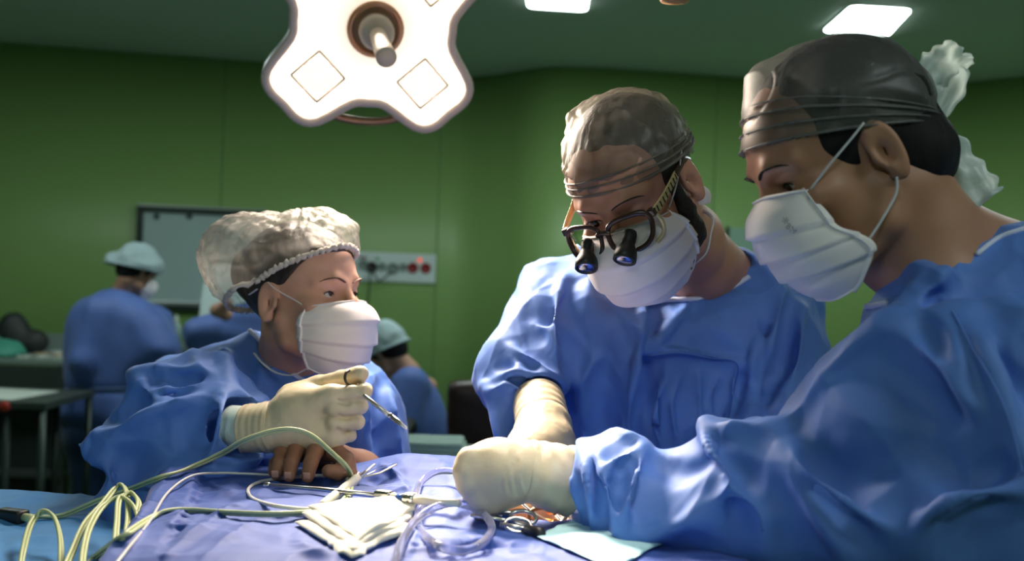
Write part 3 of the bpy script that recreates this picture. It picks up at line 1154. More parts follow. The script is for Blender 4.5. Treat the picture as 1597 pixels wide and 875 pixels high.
def make_mask(root, hd, ct, side, nu=61, nv=46, pleats=3, name='face_mask', m=None, post=None, uw=1.0, flat=0.55):
    """Pleated face mask in head coordinates. ct: centre line points (y, z) top to bottom; side: edge points (x, y, z) top to bottom."""
    c = spline([(0, a, b) for a, b in ct], 12)
    s = spline(side, 12)
    def samp(p, t):
        L = np.r_[0, np.cumsum(np.linalg.norm(np.diff(p, axis=0), axis=1))]
        L /= L[-1]
        return np.stack([np.interp(t, L, p[:, k]) for k in range(3)], 1)
    v = np.linspace(0, 1, nv)
    C = samp(c, v); E = samp(s, v)
    U = np.linspace(-1, 1, nu)
    V = np.zeros((nv, nu, 3))
    for j in range(nv):
        a = np.abs(U)
        # superellipse from centre to side
        th = a * math.pi / 2
        wx = np.sin(th) ** (1.0 - 0.15 * flat); wy = 1 - np.cos(th) ** (1.0)
        V[j, :, 0] = np.sign(U) * E[j, 0] * wx
        V[j, :, 1] = C[j, 1] + (E[j, 1] - C[j, 1]) * wy
        V[j, :, 2] = C[j, 2] + (E[j, 2] - C[j, 2]) * wy
    # pleats: steps across the height that fade at the sides
    G = np.zeros((nv, nu, 3))
    G[1:-1] = V[2:] - V[:-2]; G[0] = V[1] - V[0]; G[-1] = V[-1] - V[-2]
    T = np.zeros_like(V); T[:, 1:-1] = V[:, 2:] - V[:, :-2]; T[:, 0] = V[:, 1] - V[:, 0]; T[:, -1] = V[:, -1] - V[:, -2]
    N = np.cross(T, -G); N /= np.linalg.norm(N, axis=2)[..., None] + 1e-9
    if N[nv // 2, nu // 2, 1] < 0:
        N = -N
    D = np.zeros((nv, nu))
    for k in range(pleats):
        vc = 0.30 + 0.19 * k
        x = (v - vc) * nv / 3.2
        D += (np.where(x < 0, np.exp(-np.clip(-x, 0, 9) * 0.6), -0.35 * np.exp(-x * x * 2)) * 0.0048)[:, None] * (1 - 0.35 * np.abs(U) ** 3)[None]
    q = V.reshape(-1, 3)
    D += (vnoise(q * 38) * 0.0016 + ridged(q * np.array([20, 20, 55]) + 3) * 0.0010).reshape(nv, nu)
    V = V + N * D[..., None]
    V = V.reshape(-1, 3)
    Vi = V - N.reshape(-1, 3) * 0.0012
    Vw = hd.w(np.concatenate([V, Vi]))
    F = []
    n0 = nv * nu
    for j in range(nv - 1):
        for i in range(nu - 1):
            a = j * nu + i
            F.append((a, a + nu, a + nu + 1, a + 1))
            F.append((n0 + a, n0 + a + 1, n0 + a + nu + 1, n0 + a + nu))
    ring = [i for i in range(nu)] + [j * nu + nu - 1 for j in range(1, nv)] + [(nv - 1) * nu + i for i in range(nu - 2, -1, -1)] + [j * nu for j in range(nv - 2, 0, -1)]
    for a, b in zip(ring, ring[1:] + ring[:1]):
        F.append((a, b, n0 + b, n0 + a))
    o = raw(name, Vw, F, m or M_mask, root)
    # stitched bands along the top edge and the two sides
    V = V.reshape(nv, nu, 3)
    for nm, line, r in (('nose_band', V[1], 0.0032), ('side_band', V[:, 2], 0.0034), ('side_band', V[:, -3], 0.0034), ('chin_band', V[-2], 0.0028)):
        MB().tube(hd.w(line), r, 8, flat=0.35, up=tuple(hd.R[:, 1])).build(nm, M_maskband, o)
    return o, V


def loop(name, root, pts, r=0.0016, m=None, flat=None, n=6):
    return MB().tube(spline(pts, n), r, 8, flat=flat).build(name, m or M_tie, root)


def crumple(V, N, sc, amp, off=0.0, stretch=(1, 1, 1)):
    f1, f2 = worley(V * sc * np.asarray(stretch) + off)
    return V + N * ((np.clip(f2 - f1, 0, 0.5) - 0.2) * amp)[:, None]

from mathutils.bvhtree import BVHTree


class Surf:
    """Ray-cast onto finished meshes, to lay seams, cables and instruments on them."""
    def __init__(s, *objs):
        s.t = []
        for o in objs:
            l = wloc(o)
            V = np.zeros(len(o.data.vertices) * 3, np.float32); o.data.vertices.foreach_get('co', V)
            V = V.reshape(-1, 3) + l
            s.t.append(BVHTree.FromPolygons([tuple(v) for v in V], [tuple(p.vertices) for p in o.data.polygons]))

    def px(s, px, py, lift=0.0, back=None):
        d = Vector(P(px, py, 1.0) - CAM).normalized()
        best = None
        for t in s.t:
            h = t.ray_cast(Vector(CAM), d)
            if h[0] is not None and (best is None or h[3] < best[3]):
                best = h
        if best is None:
            return P(px, py, back) if back else None
        n = np.array(best[1]); n = n if n @ np.array(d) < 0 else -n
        return np.array(best[0]) + n * lift

    def down(s, x, y, lift=0.0, z=3.0):
        best = None
        for t in s.t:
            h = t.ray_cast(Vector((x, y, z)), Vector((0, 0, -1)))
            if h[0] is not None and (best is None or h[3] < best[3]):
                best = h
        return None if best is None else np.array(best[0]) + np.array([0, 0, lift])

    def line(s, pts, lift=0.0, n=5, back=None):
        p = spline([(a, b, 0) for a, b in pts], n)[:, :2]
        q = [s.px(a, b, lift, back) for a, b in p]
        return np.array([a for a in q if a is not None])


def ray_ring(f, c, dirs, lo=0.02, hi=0.25):
    """Where rays from c leave the shape f."""
    c = np.asarray(c, float); dirs = np.asarray(dirs, float)
    a = np.full(len(dirs), lo); b = np.full(len(dirs), hi)
    for _ in range(22):
        m = (a + b) / 2
        v = f(c + dirs * m[:, None])
        a = np.where(v < 0, m, a); b = np.where(v < 0, b, m)
    return c + dirs * a[:, None]


def make_legs(root, x, y, m, spread=0.11, fwd=(0, -1), shoes=None):
    fx, fy = fwd
    rx, ry = fy, -fx
    for sd in (-1, 1):
        hx, hy = x + rx * spread * sd, y + ry * spread * sd

        def f(X):
            g = chain(X, [(x + rx * spread * sd * 0.8, y + ry * spread * sd * 0.8, 0.92), (hx, hy, 0.5), (hx, hy, 0.09)], [0.10, 0.078, 0.07], 0.02)
            g = g + vnoise(X * np.array([14, 14, 5.0])) * 0.005
            return np.maximum(g, 0.075 - X[:, 2])
        sdfobj('trouser_leg', f, (hx - 0.2, hy - 0.2, 0.05), (hx + 0.2, hy + 0.2, 1.05), 0.012, m, root)

        def g(X):
            r = smin(cap(X, (hx - fx * 0.05, hy - fy * 0.05, 0.05), (hx + fx * 0.13, hy + fy * 0.13, 0.035), 0.05, 0.042), cap(X, (hx, hy, 0.05), (hx, hy, 0.1), 0.045), 0.02)
            return np.maximum(r, 0.0015 - X[:, 2])
        sdfobj('shoe', g, (hx - 0.25, hy - 0.25, -0.02), (hx + 0.25, hy + 0.25, 0.2), 0.01, shoes or M_shoe, root)


M_shoe = mat('clog_white', (0.4, 0.42, 0.45), 0.5)


def finger_glove(name, f, pts_lo, pts_hi, m, root, h=0.0022, post=None, strokes=()):
    return sdfobj(name, f, pts_lo, pts_hi, h, m, root, post=post, strokes=strokes)


def bounds(pts, m):
    p = np.array(pts)
    return p.min(0) - m, p.max(0) + m



def facets(V, N, off, st=(1, 1, 1), g=1.0):
    """Stiff non-woven cloth: long sharp creases between slack hollows."""
    st = np.asarray(st)
    W_ = V * st + np.stack([vnoise(V * 6 + off), vnoise(V * 6 + off + 9), vnoise(V * 6 + off + 17)], 1) * 0.05
    d = 0
    for sc, a in ((6.5, 0.020), (13.0, 0.0075)):
        f1, f2 = worley(W_ * sc + off * 3.1 + sc)
        m = 0.5 + 0.5 * vnoise(V * 4.5 + off + sc)
        d = d - np.minimum(f2 - f1, 0.45) * a * (0.35 + 0.9 * m)
    d = d + (ridged(W_ * np.array([26, 22, 9.0]) + off) * 0.0010 + vnoise(V * 30 + off) * 0.0007)
    return V + N * (d * g + 0.003)[:, None]

def march(f, pts, lift=0.0, t0=0.55, t1=2.3, n=5, default=None):
    """First points of the shape f seen at the given pixels, moved towards the camera by lift."""
    p = np.asarray(pts, float)
    if len(p) > 2 and n:
        p = spline(np.c_[p[:, :2], np.zeros(len(p))], n)[:, :2]
    ts = np.arange(t0, t1, 0.006)
    out = []
    X = np.concatenate([np.array([P(a, b, t) for t in ts]) for a, b in p])
    v = f(X).reshape(len(p), len(ts))
    last = default
    for i, (a, b) in enumerate(p):
        w = np.nonzero(v[i] < 0)[0]
        if len(w) and w[0] > 0:
            j = w[0]
            t = ts[j - 1] + 0.006 * v[i, j - 1] / (v[i, j - 1] - v[i, j])
            last = t
        if last is None:
            continue
        out.append(P(a, b, last - lift))
    return np.array(out)


def bchain(X, pts, rad, k):
    """Chain of round bars, only worked out near itself."""
    pts = np.asarray(pts); m = 0.09
    lo = pts.min(0) - m; hi = pts.max(0) + m
    ok = ((X > lo) & (X < hi)).all(1)
    r = np.full(len(X), 1.0)
    if ok.any():
        Y = X[ok]; g = None
        for i in range(len(pts) - 1):
            c = cap(Y, pts[i], pts[i + 1], rad[i], rad[i + 1])
            g = c if g is None else np.minimum(g, c)
        r[ok] = g
    return r


class Cloth:
    """A garment: base shape plus folds. Ridges pull the cloth outwards like a tent over a cord, valleys press into it."""
    def __init__(s, base, ridges=(), valleys=(), late=()):
        s.base = base; s.R = []; s.Vv = []; s.late = late
        for pts, lift, r, k in valleys:
            q = march(base, pts, lift)
            if len(q) > 1:
                n = len(q); tp = np.minimum(1, np.minimum(np.arange(n), np.arange(n)[::-1]) / (0.3 * n) + 0.15)
                s.Vv.append((q, r * tp, k))
        for pts, lift, r, k in ridges:
            q = march(base, pts, lift)
            if len(q) > 1:
                n = len(q); tp = np.minimum(1, np.minimum(np.arange(n), np.arange(n)[::-1]) / (0.3 * n) + 0.1)
                q0 = march(base, pts, -r)
                q = q0 + (q - q0) * tp[:, None]
                s.R.append((q, np.full(n, r), k))

    def __call__(s, X):
        f = s.base(X)
        for q, r, k in s.Vv:
            c = bchain(X, q, r, k)
            f = smax(f, -c, k)
        for q, r, k in s.R:
            c = bchain(X, q, r, k)
            f = smin(f, c, k)
        for g in s.late:
            f = g(X, f)
        return f


# ================================================================== THE WOMAN WITH THE INSTRUMENT
M_skinA = skin('skin_fair', (0.52, 0.27, 0.19), (0.62, 0.35, 0.26))
M_capA = sheer('bouffant_cap_fabric', (0.62, 0.60, 0.55), 0.34, 22, 0.3)
M_capband = cloth('cap_elastic', (0.55, 0.50, 0.47), 0.8)

A = thing('person', 'woman in blue gown, puffy cap and mask looking sideways, gloved fist round an instrument', 'person', (P(455, 560, 1.68)[0], 1.68, 0))
hA = Head(P(473, 470, 1.60), (0.87, -0.47, 0.085), (0.03, 0, 1), 0.95)
shl = [P(370, 625, 1.74), P(455, 610, 1.73), P(545, 650, 1.70)]
make_body(A, hA, M_skinA, [hA.w((0, -0.022, -0.05)), P(458, 545, 1.65), P(455, 590, 1.69)], [0.052, 0.052, 0.068],
          [(shl, [0.045, 0.06, 0.045]), ([P(455, 640, 1.73), P(470, 800, 1.73)], [0.07, 0.08])], h=0.0026, brow=0.7, jaw=0.95)
make_eyes(A, hA, (-0.15, 1, 0.12))
brow_hair(A, hA, mat('brow_brown', (0.12, 0.05, 0.03), 0.7))


def hairA(X):
    f = ell(X, (0, -0.016, 0.046), (0.0805, 0.1005, 0.092))
    f = smin(f, ell(X, (0, -0.105, 0.055), (0.045, 0.04, 0.045)), 0.03)
    f = smin(f, ell(X, (0, 0.042, 0.046), (0.066, 0.0535, 0.061)), 0.02)
    f = smax(f, np.minimum(0.018 + 0.46 * X[:, 1] + 0.020 * np.clip((X[:, 1] - 0.02) / 0.04, 0, 1) - X[:, 2], X[:, 1] + 0.004), 0.006)
    S = np.abs(X[:, 0])
    f = smax(f, -(X[:, 2] + 0.055), 0.006)
    # clear the ear
    f = smax(f, -ell(np.c_[S, X[:, 1:]], (0.085, 0.004, -0.012), (0.03, 0.026, 0.042)), 0.006)
    return f + vnoise(X * np.array([90, 60, 18.0])) * 0.0012


sdfobj('hair', hairA, (-0.11, -0.17, -0.09), (0.11, 0.11, 0.16), 0.0028, M_hair_dark, A, M=hA.M)

capA_p = Pillow([(552, 352), (556, 372), (552, 400), (500, 420), (430, 460), (398, 510), (375, 500), (350, 468), (328, 440), (318, 408), (322, 376), (336, 352),
                 (362, 337), (402, 333), (440, 335), (478, 328), (515, 330), (540, 340)], T0=0.066, B=0.028, L=0.05, d=1.605, h=0.003)


def capA(X):
    f = smin(ell(X, (0, -0.012, 0.05), (0.084, 0.103, 0.092)), capA_p(hA.w(X)), 0.012)
    return f


def capA_post(V, N):
    L = hA.loc(V)
    hem = L[:, 2] - (0.041 + 0.46 * L[:, 1])
    fade = np.clip(hem / 0.03, 0, 1)
    ang = np.arctan2(L[:, 0], L[:, 1])
    V = V + N * (ridged(np.stack([ang * 7, hem * 14, L[:, 1] * 5], 1)) * 0.0035 * (0.4 + fade) + vnoise(L * 38) * 0.0035 * fade + ridged(L * 60 + 7) * 0.002 * fade)[:, None]
    V = crumple(V, N, 30, 0.004, 3)
    V = V - N * (np.clip(ridged(L * 22 + 11) - 0.55, 0, 1) * 0.006 * fade)[:, None]
    return V, hem > 0


cA = sdfobj('bouffant_cap', capA, (-0.14, -0.2, -0.12), (0.14, 0.14, 0.18), 0.0028, M_capA, A, M=hA.M, post=capA_post)
ang = np.linspace(0, 2 * math.pi, 220, endpoint=False)
dirs = np.stack([np.sin(ang), np.cos(ang), 0.46 * np.cos(ang)], 1)
ring = ray_ring(capA, (0, -0.01, 0.0395), dirs)
ring = hA.w(ring + np.c_[0 * ang, 0 * ang, 0.0018 * np.sin(ang * 55) + 0.0012 * np.sin(ang * 83 + 1)])
MB().tube(ring, 0.0042 + 0.0012 * np.sin(ang * 60), 8, True).build('elastic_hem', M_capband, cA)

mA, gridA = make_mask(A, hA, [(0.105, -0.003), (0.128, -0.018), (0.139, -0.042), (0.135, -0.072), (0.119, -0.104), (0.090, -0.128), (0.066, -0.126)],
                      [(0.062, 0.056, -0.013), (0.068, 0.045, -0.034), (0.064, 0.040, -0.060), (0.052, 0.036, -0.088), (0.040, 0.040, -0.112)], pleats=3)
# upper tie runs over the ear to the back of the head, lower ties round the neck
loop('mask_tie', A, [hA.w(q) for q in ((0.061, 0.058, -0.013), (0.070, 0.040, 0.000), (0.079, 0.014, 0.016), (0.0815, -0.004, 0.030))], 0.0022, flat=0.4)
loop('mask_tie', A, [hA.w(q) for q in ((0.0850, -0.024, 0.020), (0.083, -0.034, 0.016), (0.080, -0.046, 0.012))], 0.0022, flat=0.4)
loop('mask_tie', A, [hA.w(q) for q in ((0.041, 0.040, -0.112), (0.050, 0.016, -0.122), (0.058, -0.012, -0.117), (0.060, -0.04, -0.10), (0.050, -0.065, -0.085))], 0.0028, flat=0.4)

# gown: trunk, far shoulder, near sleeve with its big folded flap
gA1 = Pillow([(392, 517), (412, 540), (440, 568), (470, 594), (510, 606), (548, 602), (560, 566), (590, 580), (616, 612), (634, 655), (646, 700), (650, 760), (640, 900),
              (250, 900), (200, 800), (230, 640), (245, 562), (300, 546), (345, 530)], T0=0.085, B=0.03, L=0.1, d=1.68, h=0.005)
gA2 = Pillow([(345, 540, 1.55), (300, 548, 1.55), (262, 556, 1.52), (222, 568, 1.5), (204, 582, 1.48), (190, 612, 1.45), (172, 645, 1.43), (120, 692, 1.42), (140, 715, 1.4), (166, 740, 1.4),
              (152, 772, 1.4), (210, 860, 1.38), (300, 860, 1.36), (400, 720, 1.38), (390, 700, 1.38), (372, 690, 1.38), (352, 655, 1.40), (362, 640, 1.42), (420, 628, 1.46), (400, 590, 1.5)],
             T0=0.045, B=0.045, L=0.10, h=0.003, smooth=1, blur=4)
pA = [P(330, 600, 1.66), P(250, 690, 1.50), P(362, 668, 1.40)]
cx, cy = P(455, 560, 1.68)[:2]


def gownA0(X):
    f = gA1(X)
    f = smin(f, gA2(X), 0.03)
    f = smin(f, chain(X, pA, [0.08, 0.075, 0.046], 0.02), 0.02)
    return smin(f, chain(X, [(cx, cy + 0.03, 1.15), (cx, cy + 0.04, 0.45)], [0.17, 0.21], 0.03), 0.06)


gownA = Cloth(gownA0, ridges=[
    ([(350, 592), (300, 620), (240, 640), (180, 668), (124, 692)], 0.020, 0.003, 0.045),
    ([(350, 592), (346, 640), (334, 690), (322, 728)], 0.022, 0.003, 0.035),
    ([(350, 592), (378, 612), (408, 630)], 0.018, 0.003, 0.030),
    ([(198, 588), (250, 574), (300, 572), (345, 556)], 0.010, 0.003, 0.030),
    ([(216, 596), (236, 618), (256, 634)], 0.008, 0.002, 0.020),
    ([(234, 612), (290, 602), (336, 598)], 0.008, 0.002, 0.020),
    ([(300, 552), (318, 575), (345, 592)], 0.010, 0.002, 0.02),
    ([(345, 537), (352, 560), (352, 590)], 0.010, 0.002, 0.025),
    ([(128, 694), (158, 722), (172, 750), (156, 775)], 0.012, 0.003, 0.03),
    ([(345, 688), (385, 708), (425, 714)], 0.014, 0.003, 0.020),
    ([(396, 524), (404, 560), (412, 600)], 0.008, 0.002, 0.02),
    ([(420, 553), (438, 575), (470, 600)], 0.006, 0.002, 0.02),
    ([(575, 590), (572, 640), (560, 715)], 0.012, 0.003, 0.03),
    ([(608, 610), (622, 660), (628, 715)], 0.010, 0.003, 0.025),
    ([(540, 610), (555, 650), (560, 700)], 0.006, 0.003, 0.02),
], valleys=[
    ([(362, 622), (356, 655), (344, 700)], -0.002, 0.010, 0.02),
    ([(330, 585), (262, 606), (210, 640), (170, 660)], 0.002, 0.010, 0.03),
    ([(170, 742), (210, 722), (280, 700)], 0.002, 0.012, 0.04),
    ([(225, 585), (262, 590), (300, 585)], 0.002, 0.006, 0.02),
    ([(598, 600), (592, 650), (600, 715)], 0.002, 0.010, 0.03),
], late=[lambda X, f: smax(f, -cap(X, P(366, 668, 1.385), P(450, 664, 1.36), 0.036, 0.05), 0.008)])


def foldsA(V, N):
    return facets(V, N, 2.0, (1.0, 1, 0.8), 1.6)


gA = sdfobj('gown', gownA, (-0.75, 1.2, 0.4), (0.0, 1.98, 1.42), 0.0032, M_gown, A, post=foldsA)
sA = Surf(gA)
MB().tube(sA.line([(390, 517), (410, 540), (436, 567), (466, 591), (500, 604), (545, 604)], 0.002, 5, 1.6), 0.0035, 8).build('neck_binding', M_bind, gA)
MB().tube([P(527, 566, 1.585), P(529, 580, 1.59), P(531, 598, 1.60)], 0.007, 8, flat=0.3).build('undershirt_strap', M_tie, A)

# her gloved right hand
wr = P(428, 667, 1.365)
mcp = [P(520, 615, 1.335), P(527, 637, 1.333), P(526, 660, 1.336), P(518, 683, 1.342)]
pip = [P(567, 611, 1.335), P(562, 634, 1.338), P(558, 658, 1.342), P(546, 679, 1.348)]
dip = [P(570, 609, 1.366), P(562, 634, 1.368), P(557, 657, 1.37), P(545, 677, 1.372)]
tip = [P(543, 612, 1.378), P(536, 636, 1.378), P(532, 657, 1.378), P(524, 675, 1.378)]
thumb = [P(455, 622, 1.385), P(496, 602, 1.392), P(534, 591, 1.374), P(562, 583, 1.352)]
frs = [0.0098, 0.0098, 0.0094, 0.0086]


def handA(X):
    f = ell(X, P(482, 652, 1.362), (0.046, 0.026, 0.043))
    f = smin(f, chain(X, [wr, P(470, 645, 1.365)], [0.033, 0.036], 0.01), 0.015)
    f = smin(f, chain(X, [P(462, 640, 1.36), mcp[0]], [0.03, 0.013], 0.01), 0.014)
    f = smin(f, chain(X, [P(465, 665, 1.36), mcp[3]], [0.03, 0.016], 0.01), 0.014)
    g = None
    for i in range(4):
        c = chain(X, [mcp[i] + (mcp[i] - pip[i]) * 0.15, pip[i], dip[i], tip[i]], [frs[i] * 1.12, frs[i] * 1.05, frs[i], frs[i] * 0.92], 0.003)
        g = c if g is None else smin(g, c, 0.0016)
    f = smin(f, g, 0.008)
    f = smin(f, chain(X, thumb, [0.022, 0.0135, 0.0118, 0.0112], 0.006), 0.007)
    f = smin(f, ell(X, P(538, 640, 1.37), (0.02, 0.012, 0.034)), 0.006)
    # glove sleeve
    return f


def wrinkA(V, N):
    return V + N * (ridged(V * np.array([70, 60, 38.0])) * 0.0005 + vnoise(V * 110) * 0.00035)[:, None]


glA = sdfobj('glove', handA, *bounds([wr, *mcp, *pip, *tip, *thumb, P(470, 700, 1.36)], 0.05), 0.0019, M_glove, A, post=wrinkA, strokes=[
    ([(500, 598), (512, 594), (528, 590)], 3.5, 0.0012, 'r', .3), ([(488, 604), (500, 600), (510, 597)], 3, 0.001, 'v', .3),
    ([(524, 624), (536, 629), (548, 629)], 4, 0.003, 'v', .2), ([(526, 647), (538, 652), (548, 651)], 4, 0.003, 'v', .2), ([(524, 668), (534, 673), (545, 671)], 4, 0.003, 'v', .2)])
ctr = spline([P(384, 668, 1.378), P(408, 667, 1.372), P(432, 665, 1.366)], 14)
b = MB()
rr = np.linspace(0.0325, 0.0362, len(ctr)) + 0.0005 * np.sin(np.arange(len(ctr)) * 1.1)+ 0.0004*np.sin(np.arange(len(ctr)) * 0.37)
V, F = sweep(ctr, rr, 40)
cfA = b.add(V, F).build('glove_cuff', M_glove, glA)
MB().tube([ctr[0] + np.array([0, -0.0, 0]) + (np.array([0, -math.cos(a), 0]) * 0.033 + np.array([0.1, 0, 1]) * math.sin(a) * 0.033) for a in np.linspace(0, 2 * math.pi, 30, endpoint=False)], 0.0016, 8, True).build('cuff_bead', M_glove, glA)
b = MB(); V, F = sweep(spline([P(360, 665, 1.386), P(372, 666, 1.382), P(392, 668, 1.376)], 8), 0.0295, 36)
b.add(V, F).build('knit_cuff', M_cuff, A)
# her other arm rests behind the drape, hidden from here; sleeves and legs complete the figure
make_legs(A, cx, cy + 0.02, M_scrub, fwd=(0, -1))

# ================================================================== THE SURGEON WITH THE LOUPES
M_skinB = skin('skin_tan', (0.42, 0.19, 0.12), (0.52, 0.26, 0.18))
B = thing('person', 'bearded surgeon in blue gown, bowed over the table, wearing a tied cap and magnifying glasses', 'person', (P(1060, 600, 1.68)[0], 1.68, 0))
psi, th, HS = math.radians(30), math.radians(33), 0.97
hB = Head(P(996, 303, 1.33), (-math.sin(psi) * math.cos(th), -math.cos(psi) * math.cos(th), -math.sin(th)), (-0.24, 0, 1), HS)
make_body(B, hB, M_skinB, [hB.w((0, -0.028, -0.045)), P(1068, 375, 1.52), P(1095, 440, 1.66)], [0.056, 0.056, 0.060],
          [([P(985, 500, 1.70), P(1090, 470, 1.71), P(1180, 500, 1.71)], [0.04, 0.05, 0.04]), ([P(1092, 405, 1.60), P(1150, 424, 1.69)], [0.052, 0.034]), ([P(1080, 520, 1.71), P(1070, 800, 1.71)], [0.06, 0.09])], h=0.0026, brow=1.2, jaw=1.05)
make_eyes(B, hB, (0, 1, -0.25))
brow_hair(B, hB, M_hair_dark)


def hairB(X):
    f = ell(X, (0, -0.014, 0.046), (0.0785, 0.1015, 0.0915))
    f = smax(f, X[:, 1] * 0.75 - X[:, 2] * 0.42 - 0.033 + 0.010 * np.cos(X[:, 0] * 60 - 1.2), 0.006)
    f = smax(f, -(X[:, 2] + 0.03), 0.006)
    S = np.abs(X[:, 0])
    f = smax(f, -ell(np.c_[S, X[:, 1:]], (0.085, -0.006, -0.008), (0.03, 0.024, 0.040)), 0.006)
    return f + vnoise(X * np.array([90, 60, 18.0])) * 0.0012


sdfobj('hair', hairB, (-0.11, -0.14, -0.09), (0.11, 0.12, 0.16), 0.0028, M_hair_dark, B, M=hB.M)


def beardB(X):
    S = np.c_[np.abs(X[:, 0]), X[:, 1], X[:, 2]]
    f = chain(S, [(0.0665, 0.024, 0.022), (0.0655, 0.018, -0.03), (0.061, 0.018, -0.064), (0.036, 0.056, -0.094), (0.0, 0.078, -0.106)], [0.006, 0.0125, 0.018, 0.020, 0.022], 0.01)
    return f + vnoise(X * 160) * 0.0016 + vnoise(X * 70) * 0.0015


sdfobj('beard', beardB, (-0.11, -0.04, -0.15), (0.11, 0.13, 0.06), 0.0024, M_beard, B, M=hB.M)

M_capB = sheer('tied_cap_fabric', (0.60, 0.52, 0.42), 0.34, 24, 0.25)
capB_p = Pillow([(884, 188), (893, 172), (915, 162), (945, 156), (975, 152), (1010, 163), (1040, 186), (1060, 214), (1069, 250), (1062, 275), (1030, 290), (960, 310), (905, 318), (893, 300), (886, 250)],
                T0=0.062, B=0.024, L=0.05, d=1.335, h=0.003)


def capB(X):
    return smin(ell(X, (0, -0.014, 0.048), (0.0845, 0.107, 0.096)), capB_p(hB.w(X)), 0.012)


def hemB(L):
    return L[:, 2] - (0.0335 + 0.12 * L[:, 1] - 0.9 * np.clip(-L[:, 1] - 0.02, 0, 1) * 0.3)


def capB_post(V, N):
    L = hB.loc(V)
    hem = hemB(L)
    fade = np.clip(hem / 0.02, 0, 1)
    V = V + N * (ridged(L * np.array([16, 16, 44]) + 4) * 0.0022 + vnoise(L * 30) * 0.003 * fade)[:, None]
    V = V - N * (np.clip(ridged(L * np.array([20, 26, 40]) + 21) - 0.5, 0, 1) * 0.006 * fade)[:, None]
    V = crumple(V, N, 34, 0.005, 3)
    return V, hem > 0


cB = sdfobj('surgical_cap', capB, (-0.14, -0.16, -0.1), (0.14, 0.16, 0.18), 0.0028, M_capB, B, M=hB.M, post=capB_post)
M_capfold = sheer('cap_tie_fabric', (0.62, 0.56, 0.50), 0.62, 50, 0.3)
for k, (dz, r) in enumerate(((0.004, 0.0045), (0.013, 0.003), (0.022, 0.0024))):
    a_ = np.linspace(-2.3, 2.3, 80)
    dr = np.stack([np.sin(a_), np.cos(a_), 0.12 * np.cos(a_) + 0.02 * np.sin(a_ * 2 + k)], 1)
    q = ray_ring(capB, (0, -0.01, 0.034 + dz), dr)
    MB().tube(hB.w(q), r, 8, flat=0.45, up=tuple(hB.R[:, 2])).build('hem_fold', M_capfold, cB)
# loose tie end behind the ear
V = []; F = []
tl = spline([P(1078, 284, 1.33), P(1086, 294, 1.34), P(1091, 306, 1.35), P(1090, 320, 1.355)], 5)
for i, p in enumerate(tl):
    w_ = 0.004 + 0.012 * math.sin(min(1, i / 9) * math.pi / 2)
    V += [p + np.array([-w_, 0, -w_ * 0.3]), p + np.array([0, -0.004, 0]), p + np.array([w_, 0.002, w_ * 0.2]), p + np.array([0, 0.002, 0])]
for i in range(len(tl) - 1):
    for j in range(4):
        F.append((i * 4 + j, i * 4 + (j + 1) % 4, i * 4 + 4 + (j + 1) % 4, i * 4 + 4 + j))
raw('tie_end', V, F, M_mask, cB)

mB, gridB = make_mask(B, hB, [(0.104, 0.000), (0.128, -0.016), (0.140, -0.04), (0.138, -0.070), (0.124, -0.100), (0.095, -0.124), (0.07, -0.122)],
                      [(0.062, 0.056, -0.008), (0.0735, 0.045, -0.030), (0.074, 0.036, -0.060), (0.063, 0.034, -0.088), (0.045, 0.045, -0.112)], pleats=3)
for sd in (-1, 1):
    loop('mask_tie', B, [hB.w(q) for q in ((sd * 0.063, 0.056, -0.008), (sd * 0.074, 0.036, 0.010), (sd * 0.080, 0.012, 0.030), (sd * 0.082, -0.008, 0.045))], 0.0026, flat=0.4)
    loop('mask_tie', B, [hB.w(q) for q in ((sd * 0.052, 0.040, -0.104), (sd * 0.068, 0.018, -0.100), (sd * 0.070, -0.012, -0.088), (sd * 0.066, -0.045, -0.08), (sd * 0.04, -0.075, -0.075))], 0.0026, flat=0.4)

# magnifying glasses: a thing of their own, worn on the nose
M_gframe = mat('glasses_brown', (0.05, 0.02, 0.016), 0.25)
M_gclear = mat('glasses_amber', (0.62, 0.50, 0.26), 0.2, 0.3)
M_glens = mat('glasses_lens', (0.95, 0.95, 0.95), 0.03, 0.0, Transmission_Weight=1.0, IOR=1.05)
M_mirror = mat('scope_glass', (0.25, 0.28, 0.5), 0.06, 0.9)
G = thing('magnifying_glasses', 'dark brown magnifying glasses with two black telescopes on the bowed surgeon', 'glasses', hB.w((0, 0.118, 0.0)))
def rim_pts(sd, grow=0.0, k=40, y0=0.1245, z0=-0.002):
    out = []
    for i in range(k):
        a = 2 * math.pi * i / k
        ca, sa = math.cos(a), math.sin(a)
        e = 2 / 2.7
        x = (0.0285 + grow) * np.sign(ca) * abs(ca) ** e; z = (0.0215 + grow) * np.sign(sa) * abs(sa) ** e
        x *= 1 + 0.10 * (z / 0.02)
        X = sd * 0.0345 + x * (sd if True else 1)
        y = y0 - 4.0 * X * X - 0.30 * z
        out.append((X, y, z0 + z))
    return out
